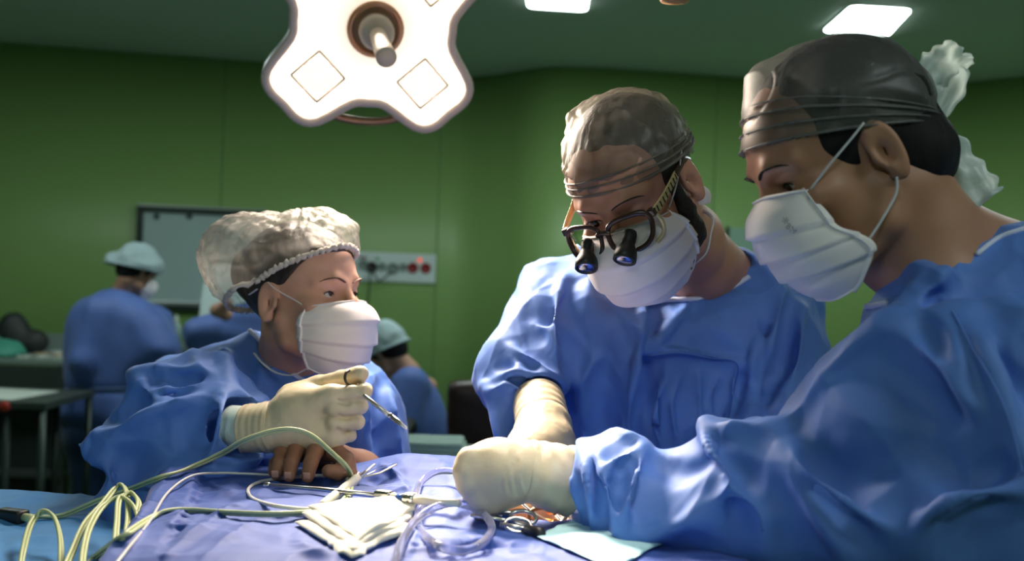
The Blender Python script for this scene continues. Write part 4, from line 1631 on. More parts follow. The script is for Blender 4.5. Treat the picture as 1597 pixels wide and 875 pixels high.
for sd in (1, -1):
    MB().tube(hB.w(rim_pts(sd)), 0.0034, 10, True, flat=0.8, up=tuple(hB.R[:, 1])).build('rim', M_gframe, G)
    V = hB.w(rim_pts(sd, -0.002)); c0 = V.mean(0) + hB.R[:, 1] * 0.001
    Vb = V - hB.R[:, 1] * 0.0016
    n_ = len(V)
    raw('lens', list(V) + list(Vb) + [c0, c0 - hB.R[:, 1] * 0.0016],
        [(i, (i + 1) % n_, 2 * n_) for i in range(n_)] + [((i + 1) % n_ + n_, i + n_, 2 * n_ + 1) for i in range(n_)] + [((i + 1) % n_, i, n_ + i, n_ + (i + 1) % n_) for i in range(n_)], M_glens, G)
    # hinge block and wide patterned temple
    MB().box(hB.w((sd * 0.0655, 0.100, 0.0125)), (0.010, 0.010, 0.010), hB.R, 0.002).build('hinge', M_gframe, G)
    tp = spline([hB.w(q) for q in ((sd * 0.0685, 0.100, 0.0125), (sd * 0.0735, 0.078, 0.016), (sd * 0.0765, 0.050, 0.021), (sd * 0.0790, 0.028, 0.026))], 6)
    t_ = MB().tube(tp, 0.0058, 10, flat=0.32, up=tuple(hB.R[:, 0])).build('temple', M_gclear, G)
    t2 = spline([hB.w(q) for q in ((sd * 0.0790, 0.030, 0.0255), (sd * 0.0800, 0.012, 0.029), (sd * 0.0805, -0.008, 0.030), (sd * 0.078, -0.026, 0.018))], 6)
    MB().tube(t2, 0.0052, 10, flat=0.4, up=tuple(hB.R[:, 0])).build('temple_tip', M_gframe, G)
    for i in range(2, len(tp) - 2, 2):
        MB().box(tp[i] + hB.R[:, 0] * sd * 0.0022, (0.0012, 0.0018, 0.008), hB.R, 0.0003).build('temple_notch', M_gframe, t_)
    MB().tube(spline([hB.w(q) for q in ((sd * 0.069, 0.099, 0.008), (sd * 0.072, 0.098, -0.004), (sd * 0.069, 0.100, -0.018), (sd * 0.058, 0.108, -0.027))], 6), 0.0026, 8).build('side_shield', M_gclear, G)
    # telescope: narrow eyepiece widening to an objective
    ax = hB.R @ np.array([-sd * 0.10, 0.86, -0.5]); ax /= np.linalg.norm(ax)
    b0_ = hB.w((sd * 0.0325, 0.117, -0.004))
    s1 = MB().lathe(b0_, ax, [(0.0075, -0.004), (0.0085, 0.0), (0.0085, 0.010), (0.0080, 0.012), (0.0095, 0.016), (0.0135, 0.024), (0.0145, 0.030), (0.0145, 0.037), (0.0128, 0.038), (0.0125, 0.035)], 28, True).build('telescope', M_blk, G)
    MB().lathe(b0_, ax, [(0.0125, 0.0352), (0.009, 0.0372), (0.0005, 0.038)], 24).build('objective', M_mirror, s1)
MB().tube(spline([hB.w(q) for q in ((0.0095, 0.1225, 0.006), (0.004, 0.1235, 0.0085), (-0.004, 0.1235, 0.0085), (-0.0095, 0.1225, 0.006))], 5), 0.0036, 10).build('bridge', M_gframe, G)

# gown
gB1 = Pillow([(920, 405, 1.60), (945, 425, 1.58), (985, 446, 1.57), (1030, 448, 1.58), (1085, 446, 1.60), (1135, 432, 1.64), (1165, 408, 1.68), (1110, 375, 1.70), (1180, 398, 1.70), (1225, 425, 1.70),
              (1258, 465, 1.70), (1278, 510, 1.70), (1286, 560, 1.70), (1290, 640, 1.68), (1290, 800, 1.68), (1250, 920, 1.68), (900, 920, 1.60), (885, 760, 1.60), (880, 660, 1.60), (862, 560, 1.60), (868, 460, 1.60), (890, 420, 1.6)],
             T0=0.085, B=0.04, L=0.12, h=0.005)
gB2 = Pillow([(905, 395, 1.60), (880, 420, 1.60), (850, 462, 1.58), (836, 500, 1.56), (800, 545, 1.52), (762, 592, 1.48), (753, 602, 1.46), (758, 640, 1.45), (772, 690, 1.44), (785, 720, 1.44), (800, 700, 1.43),
              (812, 640, 1.43), (840, 612, 1.43), (868, 612, 1.43), (886, 606, 1.46), (890, 600, 1.5), (892, 540, 1.55), (930, 480, 1.6)], T0=0.045, B=0.035, L=0.08, h=0.004)
bx, by = P(1080, 600, 1.70)[:2]


def gownB0(X):
    f = gB1(X)
    f = smin(f, gB2(X), 0.025)
    f = smin(f, chain(X, [P(870, 470, 1.62), P(812, 580, 1.52), P(838, 640, 1.45)], [0.075, 0.07, 0.045], 0.02), 0.02)
    f = smin(f, chain(X, [P(1215, 480, 1.70), P(1235, 620, 1.62), P(1180, 700, 1.50)], [0.075, 0.07, 0.055], 0.02), 0.02)
    return smin(f, chain(X, [(bx, by + 0.02, 1.1), (bx, by + 0.02, 0.45)], [0.18, 0.22], 0.03), 0.06)


gownB = Cloth(gownB0, ridges=[
    ([(1000, 448), (1004, 500), (996, 560), (985, 620), (975, 690)], 0.016, 0.003, 0.03),
    ([(1012, 552), (1060, 548), (1110, 556), (1150, 565)], 0.008, 0.002, 0.016),
    ([(1150, 566), (1144, 610), (1138, 660)], 0.008, 0.002, 0.016),
    ([(930, 412), (955, 450), (985, 520)], 0.010, 0.003, 0.025),
    ([(1090, 450), (1060, 490), (1010, 545)], 0.008, 0.003, 0.025),
    ([(880, 430), (868, 480), (866, 540), (880, 600)], 0.010, 0.003, 0.022),
    ([(836, 504), (860, 520), (880, 560)], 0.010, 0.002, 0.02),
    ([(800, 545), (840, 562), (880, 600)], 0.010, 0.002, 0.02),
    ([(756, 600), (800, 580), (850, 585), (886, 606)], 0.012, 0.002, 0.02),
    ([(760, 610), (790, 600), (830, 612)], 0.010, 0.002, 0.016),
    ([(800, 560), (826, 590), (840, 600)], 0.008, 0.002, 0.016),
    ([(1225, 440), (1215, 500), (1190, 570), (1175, 640)], 0.012, 0.003, 0.03),
    ([(1255, 480), (1245, 560), (1215, 640)], 0.012, 0.003, 0.03),
    ([(1180, 530), (1172, 580), (1168, 650)], 0.012, 0.003, 0.02),
    ([(925, 560), (905, 620), (915, 680)], 0.010, 0.003, 0.025),
    ([(1060, 590), (1050, 640), (1060, 700)], 0.006, 0.002, 0.015),
    ([(1090, 590), (1094, 640), (1085, 700)], 0.006, 0.002, 0.015),
    ([(1120, 590), (1110, 640), (1120, 680)], 0.006, 0.002, 0.015),
    ([(1030, 600), (1020, 650), (1030, 700)], 0.006, 0.002, 0.015),
], valleys=[
    ([(1018, 470), (1016, 540), (1010, 600), (1004, 690)], 0.002, 0.010, 0.03),
    ([(888, 440), (880, 500), (888, 590)], 0.002, 0.012, 0.03),
    ([(1196, 520), (1186, 590), (1180, 650)], 0.002, 0.012, 0.03),
    ([(775, 620), (792, 640), (790, 690)], 0.000, 0.010, 0.02),
    ([(790, 590), (830, 600), (860, 606)], 0.000, 0.006, 0.015),
    ([(1238, 470), (1230, 540), (1200, 640)], 0.002, 0.010, 0.03),
    ([(950, 560), (940, 620), (945, 700)], 0.002, 0.010, 0.03),
], late=[lambda X, f: smax(f, -cap(X, P(842, 632, 1.425), P(850, 720, 1.36), 0.036, 0.055), 0.006)])


def foldsB(V, N):
    return facets(V, N, 5.0, (1.1, 1, 0.6), 1.35)


gB = sdfobj('gown', gownB, (-0.08, 1.3, 0.4), (0.62, 1.98, 1.55), 0.0032, M_gown, B, post=foldsB)
sB = Surf(gB)
MB().tube(sB.line([(912, 418), (938, 444), (985, 466), (1030, 471), (1085, 467), (1132, 455), (1168, 434)], 0.003, 6), 0.0042, 8).build('neck_binding', M_bind, gB)
MB().tube(sB.line([(1012, 554), (1060, 550), (1110, 558), (1150, 567), (1145, 610), (1138, 660)], 0.001, 6, 1.6), 0.0016, 6).build('pocket_seam', M_gown, gB)
make_legs(B, bx, by, M_scrub)

# his gloved right hand going down into the field, and the cuff of the glove
gb = [P(840, 628, 1.425), P(848, 668, 1.37), P(835, 715, 1.31), P(815, 770, 1.25)]


def handB(X):
    f = chain(X, gb[1:], [0.040, 0.040, 0.034], 0.02)
    f = smin(f, ell(X, P(868, 715, 1.33), (0.028, 0.03, 0.045)), 0.02)
    mc = [P(800 + 14 * i, 770, 1.24 + 0.012 * i) for i in range(4)]
    g = None
    for i in range(4):
        c = chain(X, [mc[i], mc[i] + np.array([-0.01, -0.025, -0.03]), mc[i] + np.array([0.01, -0.02, -0.055])], [0.0105, 0.0098, 0.009], 0.003)
        g = c if g is None else smin(g, c, 0.002)
    f = smin(f, g, 0.01)
    return smin(f, chain(X, [gb[2], P(795, 740, 1.27), P(790, 775, 1.22)], [0.024, 0.014, 0.011], 0.01), 0.01)


glB = sdfobj('glove', handB, *bounds(gb + [P(780, 800, 1.2), P(880, 760, 1.3)], 0.07), 0.0022, M_glove, B, post=wrinkA)
V, F = sweep(spline([gb[0] + np.array([0, 0.01, 0.0]), gb[0] * 0.5 + gb[1] * 0.5, gb[1]], 14), 0.0375 + 0.0006 * np.sin(np.arange(29) * 1.1), 40)
MB().add(V, F).build('glove_cuff', M_glove, glB)

# ================================================================== THE SURGEON AT THE RIGHT, SEEN FROM THE SIDE
M_skinC = skin('skin_olive', (0.36, 0.17, 0.10), (0.44, 0.22, 0.14))
Cn = thing('person', 'dark-haired surgeon in profile at the right, tied cap with standing knot ends, blue gown', 'person', (P(1620, 600, 1.2)[0], 1.2, 0))
hC = Head(P(1322, 255, 1.075), (-0.875, -0.06, -0.47), (-0.46, 0.0, 0.88), 1.0)
make_body(Cn, hC, M_skinC, [hC.w((0, -0.030, -0.045)), P(1425, 375, 1.09), P(1530, 450, 1.14)], [0.062, 0.064, 0.085],
          [([P(1480, 470, 1.05), P(1560, 470, 1.15), P(1640, 480, 1.30)], [0.045, 0.07, 0.06]), ([P(1600, 520, 1.17), P(1680, 800, 1.2)], [0.08, 0.10])], h=0.0024, brow=0.8)
make_eyes(Cn, hC, (0, 1, -0.2))
brow_hair(Cn, hC, M_hair_black)


def hairC(X):
    f = ell(X, (0, -0.014, 0.044), (0.0790, 0.1015, 0.0905))
    f = smin(f, ell(X, (0, -0.056, -0.018), (0.068, 0.058, 0.056)), 0.015)
    S = np.abs(X[:, 0])
    # front hairline with a point before the ear; nape line
    f = smax(f, X[:, 1] - 0.052 - 0.35 * (X[:, 2] - 0.02) + np.clip(0.01 - X[:, 2], 0, 1) * 1.3, 0.006)
    f = smax(f, -(X[:, 2] + 0.070 + (X[:, 1] + 0.05) * 0.25) + vnoise(X * 200) * 0.004, 0.004)
    f = smax(f, -(X[:, 2] + 0.004 - (X[:, 1] + 0.02) * 0.2) * np.where(X[:, 1] > 0.008, 1, -9), 0.004) if False else f
    f = smax(f, -ell(np.c_[S, X[:, 1:]], (0.085, -0.002, -0.006), (0.034, 0.019, 0.036)), 0.005)
    f = smax(f, -ell(np.c_[S, X[:, 1:]], (0.080, 0.030, -0.050), (0.05, 0.05, 0.050)), 0.005)
    return f + vnoise(X * np.array([120, 70, 30.0])) * 0.0013


sdfobj('hair', hairC, (-0.11, -0.14, -0.09), (0.11, 0.11, 0.15), 0.0024, M_hair_black, Cn, M=hC.M)
M_capC = sheer('knotted_cap_fabric', (0.50, 0.50, 0.48), 0.36, 24, 0.2, crease=0.2)
capC_p = Pillow([(1161, 215), (1163, 175), (1164, 120), (1178, 103), (1200, 94), (1250, 80), (1310, 78), (1370, 94), (1420, 128), (1447, 170), (1452, 205), (1380, 225), (1300, 240), (1230, 255), (1168, 262), (1159, 245)],
                T0=0.066, B=0.022, L=0.04, d=1.08, h=0.0025)


def capC(X):
    return smin(ell(X, (0, -0.012, 0.046), (0.0815, 0.1035, 0.091)), capC_p(hC.w(X)), 0.010)


def hemC(L):
    return L[:, 2] - (0.026 + 0.34 * L[:, 1])


def capC_post(V, N):
    L = hC.loc(V)
    hem = hemC(L)
    fade = np.clip(hem / 0.02, 0, 1)
    gat = np.clip((L[:, 1] + 0.10) / 0.12, 0, 1)
    # folds gather toward the knot at the back
    V = V + N * (ridged(np.stack([hem * 75 * (0.45 + 0.55 / (gat + 0.35)), L[:, 1] * 5, L[:, 0] * 4], 1)) * 0.0018 * (1 - fade * 0.75) + vnoise(L * 28) * 0.0022 * fade)[:, None]
    V = V - N * (np.clip(ridged(L * np.array([14, 18, 26]) + 31) - 0.6, 0, 1) * 0.006 * fade)[:, None]
    return V, hem > 0


cC = sdfobj('surgical_cap', capC, (-0.13, -0.16, -0.1), (0.13, 0.16, 0.18), 0.0026, M_capC, Cn, M=hC.M, post=capC_post)
M_capfoldC = sheer('cap_fold_fabric', (0.55, 0.56, 0.55), 0.55, 60, 0.3)
for k, (dz, sl, r) in enumerate(((0.003, 0.34, 0.0035), (0.013, 0.42, 0.0028), (0.024, 0.50, 0.003), (0.032, 0.56, 0.002))):
    a_ = np.linspace(0.05, 2 * math.pi - 0.05, 120)
    dr = np.stack([np.sin(a_), np.cos(a_), sl * np.cos(a_)], 1)
    q = ray_ring(capC, (0, -0.01, 0.0235 + dz), dr)
    MB().tube(hC.w(q), r, 8, flat=0.4, up=tuple(hC.R[:, 2])).build('hem_fold', M_capfoldC, cC)

M_tail = sheer('knot_fabric', (0.95, 1.0, 0.98), 0.85, 60, 0.3)

for n_ in M_tail.node_tree.nodes:
    if n_.type == 'VALTORGB':
        n_.color_ramp.elements[0].color = (0.72, 0.80, 0.78, 1)


def ribbon(name, pts, wid, parent, m, fold=0.3, th=0.0007, twist=0.0):
    """A crumpled strip of cloth along pts (px, py, d), wid in metres at each point."""
    p = spline([P(*q) for q in pts], 8)
    w_ = np.interp(np.linspace(0, 1, len(p)), np.linspace(0, 1, len(wid)), wid)
    T = np.gradient(p, axis=0); T /= np.linalg.norm(T, axis=1)[:, None]
    nu = 17
    V = []
    for i in range(len(p)):
        s_ = np.cross(T[i], np.array([0, -1.0, 0])); s_ /= np.linalg.norm(s_) + 1e-9
        b_ = np.cross(s_, T[i])
        tw = twist * i / len(p)
        s2 = s_ * math.cos(tw) + b_ * math.sin(tw); b2 = np.cross(s2, T[i])
        for j in range(nu):
            u = j / (nu - 1) * 2 - 1
            z = w_[i] * fold * (math.sin(u * 4.0 + i * 0.09) * 0.45 + 0.30 * math.sin(u * 7 + 1 - i * 0.13) + 0.3 * math.sin(i * 0.5 + u * 2))
            V.append(p[i] + s2 * u * w_[i] * (1 + 0.12 * math.sin(i * 0.9 + (3 if u > 0 else 0)) * abs(u)) + b2 * z)
    V = np.array(V)
    F = [(i * nu + j, i * nu + j + 1, (i + 1) * nu + j + 1, (i + 1) * nu + j) for i in range(len(p) - 1) for j in range(nu - 1)]
    o = raw(name, V, F, m, parent)
    md = o.modifiers.new('thickness', 'SOLIDIFY'); md.thickness = th
    return o


ribbon('knot_end', [(1447, 192, 1.075), (1441, 160, 1.07), (1446, 125, 1.065), (1468, 100, 1.06), (1482, 82, 1.06), (1492, 68, 1.06)], [0.007, 0.016, 0.020, 0.020, 0.014, 0.008], cC, M_tail, 0.35)
ribbon('knot_end', [(1450, 192, 1.08), (1474, 160, 1.075), (1492, 125, 1.07), (1496, 100, 1.07), (1518, 92, 1.07)], [0.006, 0.013, 0.014, 0.012, 0.005], cC, M_tail, 0.4)
ribbon('knot_end', [(1452, 198, 1.08), (1482, 232, 1.075), (1506, 268, 1.07), (1530, 300, 1.065), (1541, 312, 1.062)], [0.008, 0.019, 0.023, 0.024, 0.019], cC, M_tail, 0.32)


def knotC(X):
    return smin(ell(X, P(1449, 196, 1.078), (0.011, 0.011, 0.009)), ell(X, P(1455, 204, 1.074), (0.007, 0.008, 0.010)), 0.004) + ridged(X * 160) * 0.0012


sdfobj('knot', knotC, *bounds([P(1449, 196, 1.078)], 0.03), 0.0012, M_tail, cC)

# mask with ear loops
mC, gridC = make_mask(Cn, hC, [(0.104, 0.008), (0.122, -0.008), (0.129, -0.030), (0.126, -0.055), (0.119, -0.080), (0.104, -0.106), (0.086, -0.122)],
                      [(0.054, 0.074, -0.002), (0.063, 0.070, -0.026), (0.069, 0.066, -0.050), (0.076, 0.050, -0.068), (0.074, 0.044, -0.084), (0.062, 0.060, -0.104), (0.050, 0.074, -0.116)], pleats=3)
for sd in (-1, 1):
    loop('ear_loop', Cn, [hC.w(q) for q in ((sd * 0.060, 0.072, -0.004), (sd * 0.071, 0.048, 0.010), (sd * 0.080, 0.020, 0.024), (sd * 0.083, 0.002, 0.033))], 0.0014)
    loop('ear_loop', Cn, [hC.w(q) for q in ((sd * 0.074, 0.046, -0.074), (sd * 0.076, 0.026, -0.062), (sd * 0.079, 0.003, -0.045), (sd * 0.082, -0.004, -0.030))], 0.0014)


def print_on(txt, px, py, size, ang, surf, parent, m, sc=None):
    """Printed letters following the surface seen at a pixel."""
    cu = bpy.data.curves.new('print', 'FONT'); cu.body = txt; cu.size = size; cu.extrude = 0.0; cu.align_x = 'CENTER'; cu.align_y = 'CENTER'; cu.resolution_u = 3
    to = bpy.data.objects.new('print', cu); COL.objects.link(to)
    bpy.context.view_layer.update()
    me = bpy.data.meshes.new_from_object(to.evaluated_get(bpy.context.evaluated_depsgraph_get()))
    bpy.data.objects.remove(to)
    V = np.array([v.co[:] for v in me.vertices]); F = [tuple(p.vertices) for p in me.polygons]
    k = FPX / proj(surf.px(px, py)[None])[0, 2]
    c_, s_ = math.cos(ang), math.sin(ang)
    out = []
    for v in V:
        x, y = v[0] * k, -v[1] * k
        out.append(surf.px(px + x * c_ - y * s_, py + x * s_ + y * c_, 0.0009))
    return raw('printed_mark', np.array(out), F, m, parent)


M_ink = mat('grey_ink', (0.30, 0.28, 0.30), 0.7)
sm = Surf(mC)
print_on('BM', 1234, 357, 0.0085, math.radians(38), sm, mC, M_ink)
print_on('*', 1224, 349, 0.016, math.radians(20), sm, mC, M_ink)

# gown of the surgeon at the right: trunk and the long near sleeve
gC1 = Pillow([(1760, 310, 1.12), (1660, 330, 1.10), (1597, 346, 1.08), (1556, 360, 1.06), (1518, 386, 1.03), (1470, 402, 1.01), (1440, 414, 1.0), (1424, 438, 1.0), (1386, 468, 1.02), (1347, 468, 1.08), (1334, 510, 1.08), (1316, 542, 1.08),
              (1281, 574, 1.07), (1246, 622, 1.06), (1213, 666, 1.06), (1230, 760, 1.05), (1300, 960, 1.05), (1500, 1200, 1.1), (1760, 1200, 1.15)], T0=0.085, B=0.04, L=0.10, h=0.005)
gC2 = Pillow([(872, 742, 1.16), (876, 712, 1.16), (884, 690, 1.16), (905, 680, 1.15), (950, 669, 1.13), (985, 676, 1.11), (1010, 690, 1.10), (1050, 688, 1.08), (1094, 676, 1.06), (1104, 660, 1.05), (1150, 653, 1.04), (1190, 656, 1.02),
              (1216, 668, 1.00), (1246, 628, .99), (1300, 574, .97), (1345, 532, .95), (1424, 492, .93), (1490, 483, .92), (1597, 456, .92), (1700, 440, .93), (1800, 560, .93), (1800, 900, .90), (1600, 960, .86), (1300, 950, .90),
              (1150, 915, .97), (1000, 888, 1.03), (945, 878, 1.08), (905, 850, 1.12), (892, 800, 1.14)], T0=0.05, B=0.045, L=0.10, h=0.004)
cx3, cy3 = P(1620, 600, 1.2)[:2]


def gownC0(X):
    f = gC1(X)
    f = smin(f, gC2(X), 0.012)
    return smin(f, chain(X, [(cx3, cy3 + 0.02, 1.1), (cx3, cy3 + 0.02, 0.45)], [0.17, 0.21], 0.03), 0.06)


gownC = Cloth(gownC0, ridges=[
    ([(1216, 668), (1300, 574), (1345, 535), (1424, 496), (1490, 487), (1590, 462)], 0.010, 0.003, 0.018),
    ([(1518, 388), (1480, 420), (1455, 445), (1400, 500)], 0.010, 0.003, 0.03),
    ([(1440, 416), (1420, 450), (1380, 500), (1340, 530)], 0.012, 0.003, 0.03),
    ([(884, 692), (905, 684), (948, 674), (985, 680), (1012, 694)], 0.010, 0.003, 0.015),
    ([(905, 690), (914, 740), (920, 790), (918, 850)], 0.012, 0.002, 0.018),
    ([(935, 705), (945, 760), (960, 820), (966, 850)], 0.014, 0.002, 0.018),
    ([(1008, 694), (960, 715), (948, 740)], 0.010, 0.002, 0.015),
    ([(1010, 700), (985, 760), (968, 848)], 0.012, 0.002, 0.018),
    ([(885, 720), (895, 770), (905, 830)], 0.008, 0.002, 0.014),
    ([(1104, 662), (1096, 676), (1110, 706), (1136, 740), (1126, 770), (1104, 802)], 0.014, 0.003, 0.015),
    ([(1105, 664), (1150, 662), (1200, 668), (1222, 690)], 0.010, 0.003, 0.016),
    ([(1222, 672), (1256, 730), (1330, 790), (1400, 835)], 0.018, 0.003, 0.03),
    ([(1200, 668), (1240, 760), (1290, 830), (1330, 870)], 0.008, 0.003, 0.03),
    ([(968, 850), (1040, 830), (1100, 800)], 0.008, 0.003, 0.03),
    ([(1474, 500), (1490, 550), (1510, 620)], 0.008, 0.003, 0.02),
    ([(1400, 510), (1450, 560), (1500, 620), (1530, 650)], 0.010, 0.003, 0.025),
    ([(1500, 490), (1545, 560), (1575, 640), (1600, 720)], 0.010, 0.003, 0.03),
    ([(1420, 850), (1450, 800), (1520, 770), (1600, 765)], 0.016, 0.003, 0.03),
    ([(1140, 760), (1180, 800), (1190, 860)], 0.006, 0.003, 0.03),
], valleys=[
    ([(1372, 562), (1440, 612), (1507, 660)], 0.002, 0.008, 0.02),
    ([(1430, 530), (1480, 590), (1504, 630)], 0.002, 0.006, 0.016),
    ([(1240, 700), (1300, 738), (1360, 728), (1440, 680)], 0.002, 0.012, 0.035),
    ([(1120, 690), (1150, 740), (1140, 800), (1130, 850)], 0.002, 0.010, 0.025),
    ([(925, 700), (933, 760), (940, 830)], 0.002, 0.007, 0.012),
    ([(965, 730), (964, 780), (958, 820)], 0.002, 0.007, 0.012),
    ([(1020, 710), (1060, 730), (1110, 720)], 0.002, 0.008, 0.02),
    ([(1460, 740), (1520, 730), (1600, 745)], 0.002, 0.012, 0.03),
    ([(1535, 520), (1570, 580), (1600, 640)], 0.002, 0.010, 0.02),
    ([(1410, 470), (1470, 460), (1540, 440)], 0.002, 0.010, 0.03),
    ([(1480, 400), (1460, 430), (1430, 470)], 0.002, 0.008, 0.02),
], late=[lambda X, f: smax(f, -cap(X, P(900, 748, 1.125), P(840, 740, 1.12), 0.036, 0.055), 0.006)])


def foldsC(V, N):
    return facets(V, N, 8.0, (0.75, 1, 0.9), 1.35)


gCo = sdfobj('gown', gownC, (-0.02, 0.72, 0.4), (0.92, 1.45, 1.62), 0.0030, M_gown, Cn, post=foldsC)
sC = Surf(gCo)
MB().tube(sC.line([(1640, 346), (1597, 358), (1556, 373), (1522, 398)], 0.001, 6), 0.0028, 8).build('neck_binding', M_bind, gCo)
MB().tube(sC.line([(1384, 474), (1366, 477), (1352, 479)], 0.001, 6), 0.0035, 8).build('neck_binding', M_bind, gCo)
MB().tube(sC.line([(1485, 486), (1510, 530), (1545, 590), (1575, 660), (1596, 740)], 0.0005, 8, .9), 0.0011, 6).build('sleeve_seam', M_gown, gCo)
make_legs(Cn, cx3, cy3 + 0.02, M_scrub, fwd=(-1, 0))

wc = [P(884, 746, 1.135), P(850, 738, 1.13), P(816, 735, 1.125)]
kn = [P(731, 716, 1.105), P(725, 735, 1.10), P(731, 756, 1.10), P(748, 778, 1.105)]


def handC(X):
    f = chain(X, [wc[1], wc[2], P(785, 735, 1.12)], [0.034, 0.0325, 0.036], 0.01)
    f = smin(f, ell(X, P(768, 738, 1.12), (0.040, 0.030, 0.036)), 0.012)
    for i, q in enumerate(kn):
        f = smin(f, chain(X, [P(785, 725 + 12 * i, 1.12), q], [0.022, 0.0125], 0.01), 0.010)
    g = None
    for i, q in enumerate(kn):
        a = q; b = q + np.array([0.004, 0.035, -0.022]); c = b + np.array([0.03, 0.01, -0.022])
        t = chain(X, [a, b, c], [0.0115, 0.0105, 0.0095], 0.003)
        g = t if g is None else smin(g, t, 0.0016)
    f = smin(f, g, 0.005)
    f = smin(f, chain(X, [P(788, 758, 1.115), P(764, 782, 1.112), P(758, 794, 1.135)], [0.022, 0.0145, 0.011], 0.01), 0.010)
    return f


glC = sdfobj('glove', handC, *bounds(wc + kn + [P(770, 810, 1.12)], 0.075), 0.002, M_glove, Cn,
             post=lambda V, N: V + N * (ridged(V * np.array([55, 60, 30.0])) * 0.0006 + vnoise(V * 100) * 0.0003)[:, None],
             strokes=[([(800, 722), (792, 745), (796, 772)], 3.5, 0.0016, 'v', .3), ([(808, 715), (802, 745), (808, 775)], 3.5, 0.0016, 'v', .3), ([(790, 728), (782, 750), (784, 770)], 3, 0.0014, 'v', .3),
                      ([(816, 712), (811, 745), (818, 772)], 3.5, 0.0014, 'r', .3), ([(796, 724), (787, 748), (790, 775)], 3.5, 0.0014, 'r', .3)])
cc = spline([P(890, 749, 1.14), P(852, 742, 1.13), P(818, 736, 1.125)], 14)
r_ = np.linspace(0.041, 0.0345, len(cc)) + 0.0006 * np.sin(np.arange(len(cc)) * 0.8)
V, F = sweep(cc, r_, 48)
V = np.array(V); V += (vnoise(V * 60)[:, None]) * 0.002
MB().add(V, F).build('glove_cuff', M_glove, glC)

# ================================================================== TABLE, PATIENT AND DRAPES
M_drape = cloth('drape_blue', (0.020, 0.075, 0.37), 0.7, 1100)
M_sheet = cloth('sheet_light_blue', (0.05, 0.24, 0.58), 0.6, 1100)
M_pad = mat('mattress_black', (0.02, 0.02, 0.022), 0.5)
tb = thing('operating_table', 'operating table hidden under the blue drapes between the three people', 'operating table', (-0.45, 1.12, 0))
MB().box((-0.45, 1.12, 0.98), (1.5, 0.5, 0.06), bev=0.02).build('mattress', M_pad, tb)
MB().box((-0.45, 1.12, 0.935), (1.45, 0.46, 0.03), bev=0.005).build('table_top', M_steel, tb)
MB().box((-0.45, 1.12, 0.5), (0.3, 0.26, 0.85), bev=0.02).build('column', M_steel, tb)
MB().box((-0.45, 1.12, 0.035), (0.95, 0.44, 0.07), bev=0.02).build('base', M_steel, tb)

ctl = np.array([P(*q) for q in [
    (150, 740, 1.44), (270, 735, 1.44), (330, 732, 1.43), (420, 732, 1.43), (500, 735, 1.42), (550, 735, 1.42), (600, 724, 1.43), (650, 714, 1.44), (715, 715, 1.43), (800, 725, 1.42), (900, 740, 1.40), (1000, 745, 1.40),
    (300, 800, 1.2), (400, 795, 1.18), (500, 790, 1.18), (600, 785, 1.19), (680, 760, 1.25), (740, 790, 1.2), (820, 812, 1.17), (870, 812, 1.17), (950, 810, 1.15), (760, 835, 1.08),
    (180, 875, .95), (300, 875, .93), (500, 875, .92), (700, 875, .94), (850, 870, .98), (1000, 860, 1.0), (1150, 860, 1.0), (640, 745, 1.33), (700, 735, 1.36), (560, 770, 1.28), (420, 760, 1.3)]])

HILLS = []
for (px, py, d, rx, ry, h) in ((660, 735, 1.38, .07, .05, .014), (560, 760, 1.30, .05, .04, -.008), (300, 745, 1.36, .05, .06, .012), (420, 800, 1.15, .10, .05, .008), (700, 850, 1.03, .10, .05, .008), (300, 850, 1.0, .06, .06, .008)):
    q_ = P(px, py, d)
    HILLS.append((q_[0], q_[1], (rx, ry), h))


def topz(x, y):
    x = np.asarray(x, float); y = np.asarray(y, float)
    d = (x[..., None] - ctl[:, 0]) ** 2 + (y[..., None] - ctl[:, 1]) ** 2
    w = np.exp(-d / (2 * 0.085 ** 2)) + 1e-6 / (d + 0.01)
    z = (w * ctl[:, 2]).sum(-1) / w.sum(-1)
    for (a, b, r, h) in HILLS:
        z = z + h * np.exp(-((x - a) ** 2 / r[0] ** 2 + (y - b) ** 2 / r[1] ** 2))
    return z


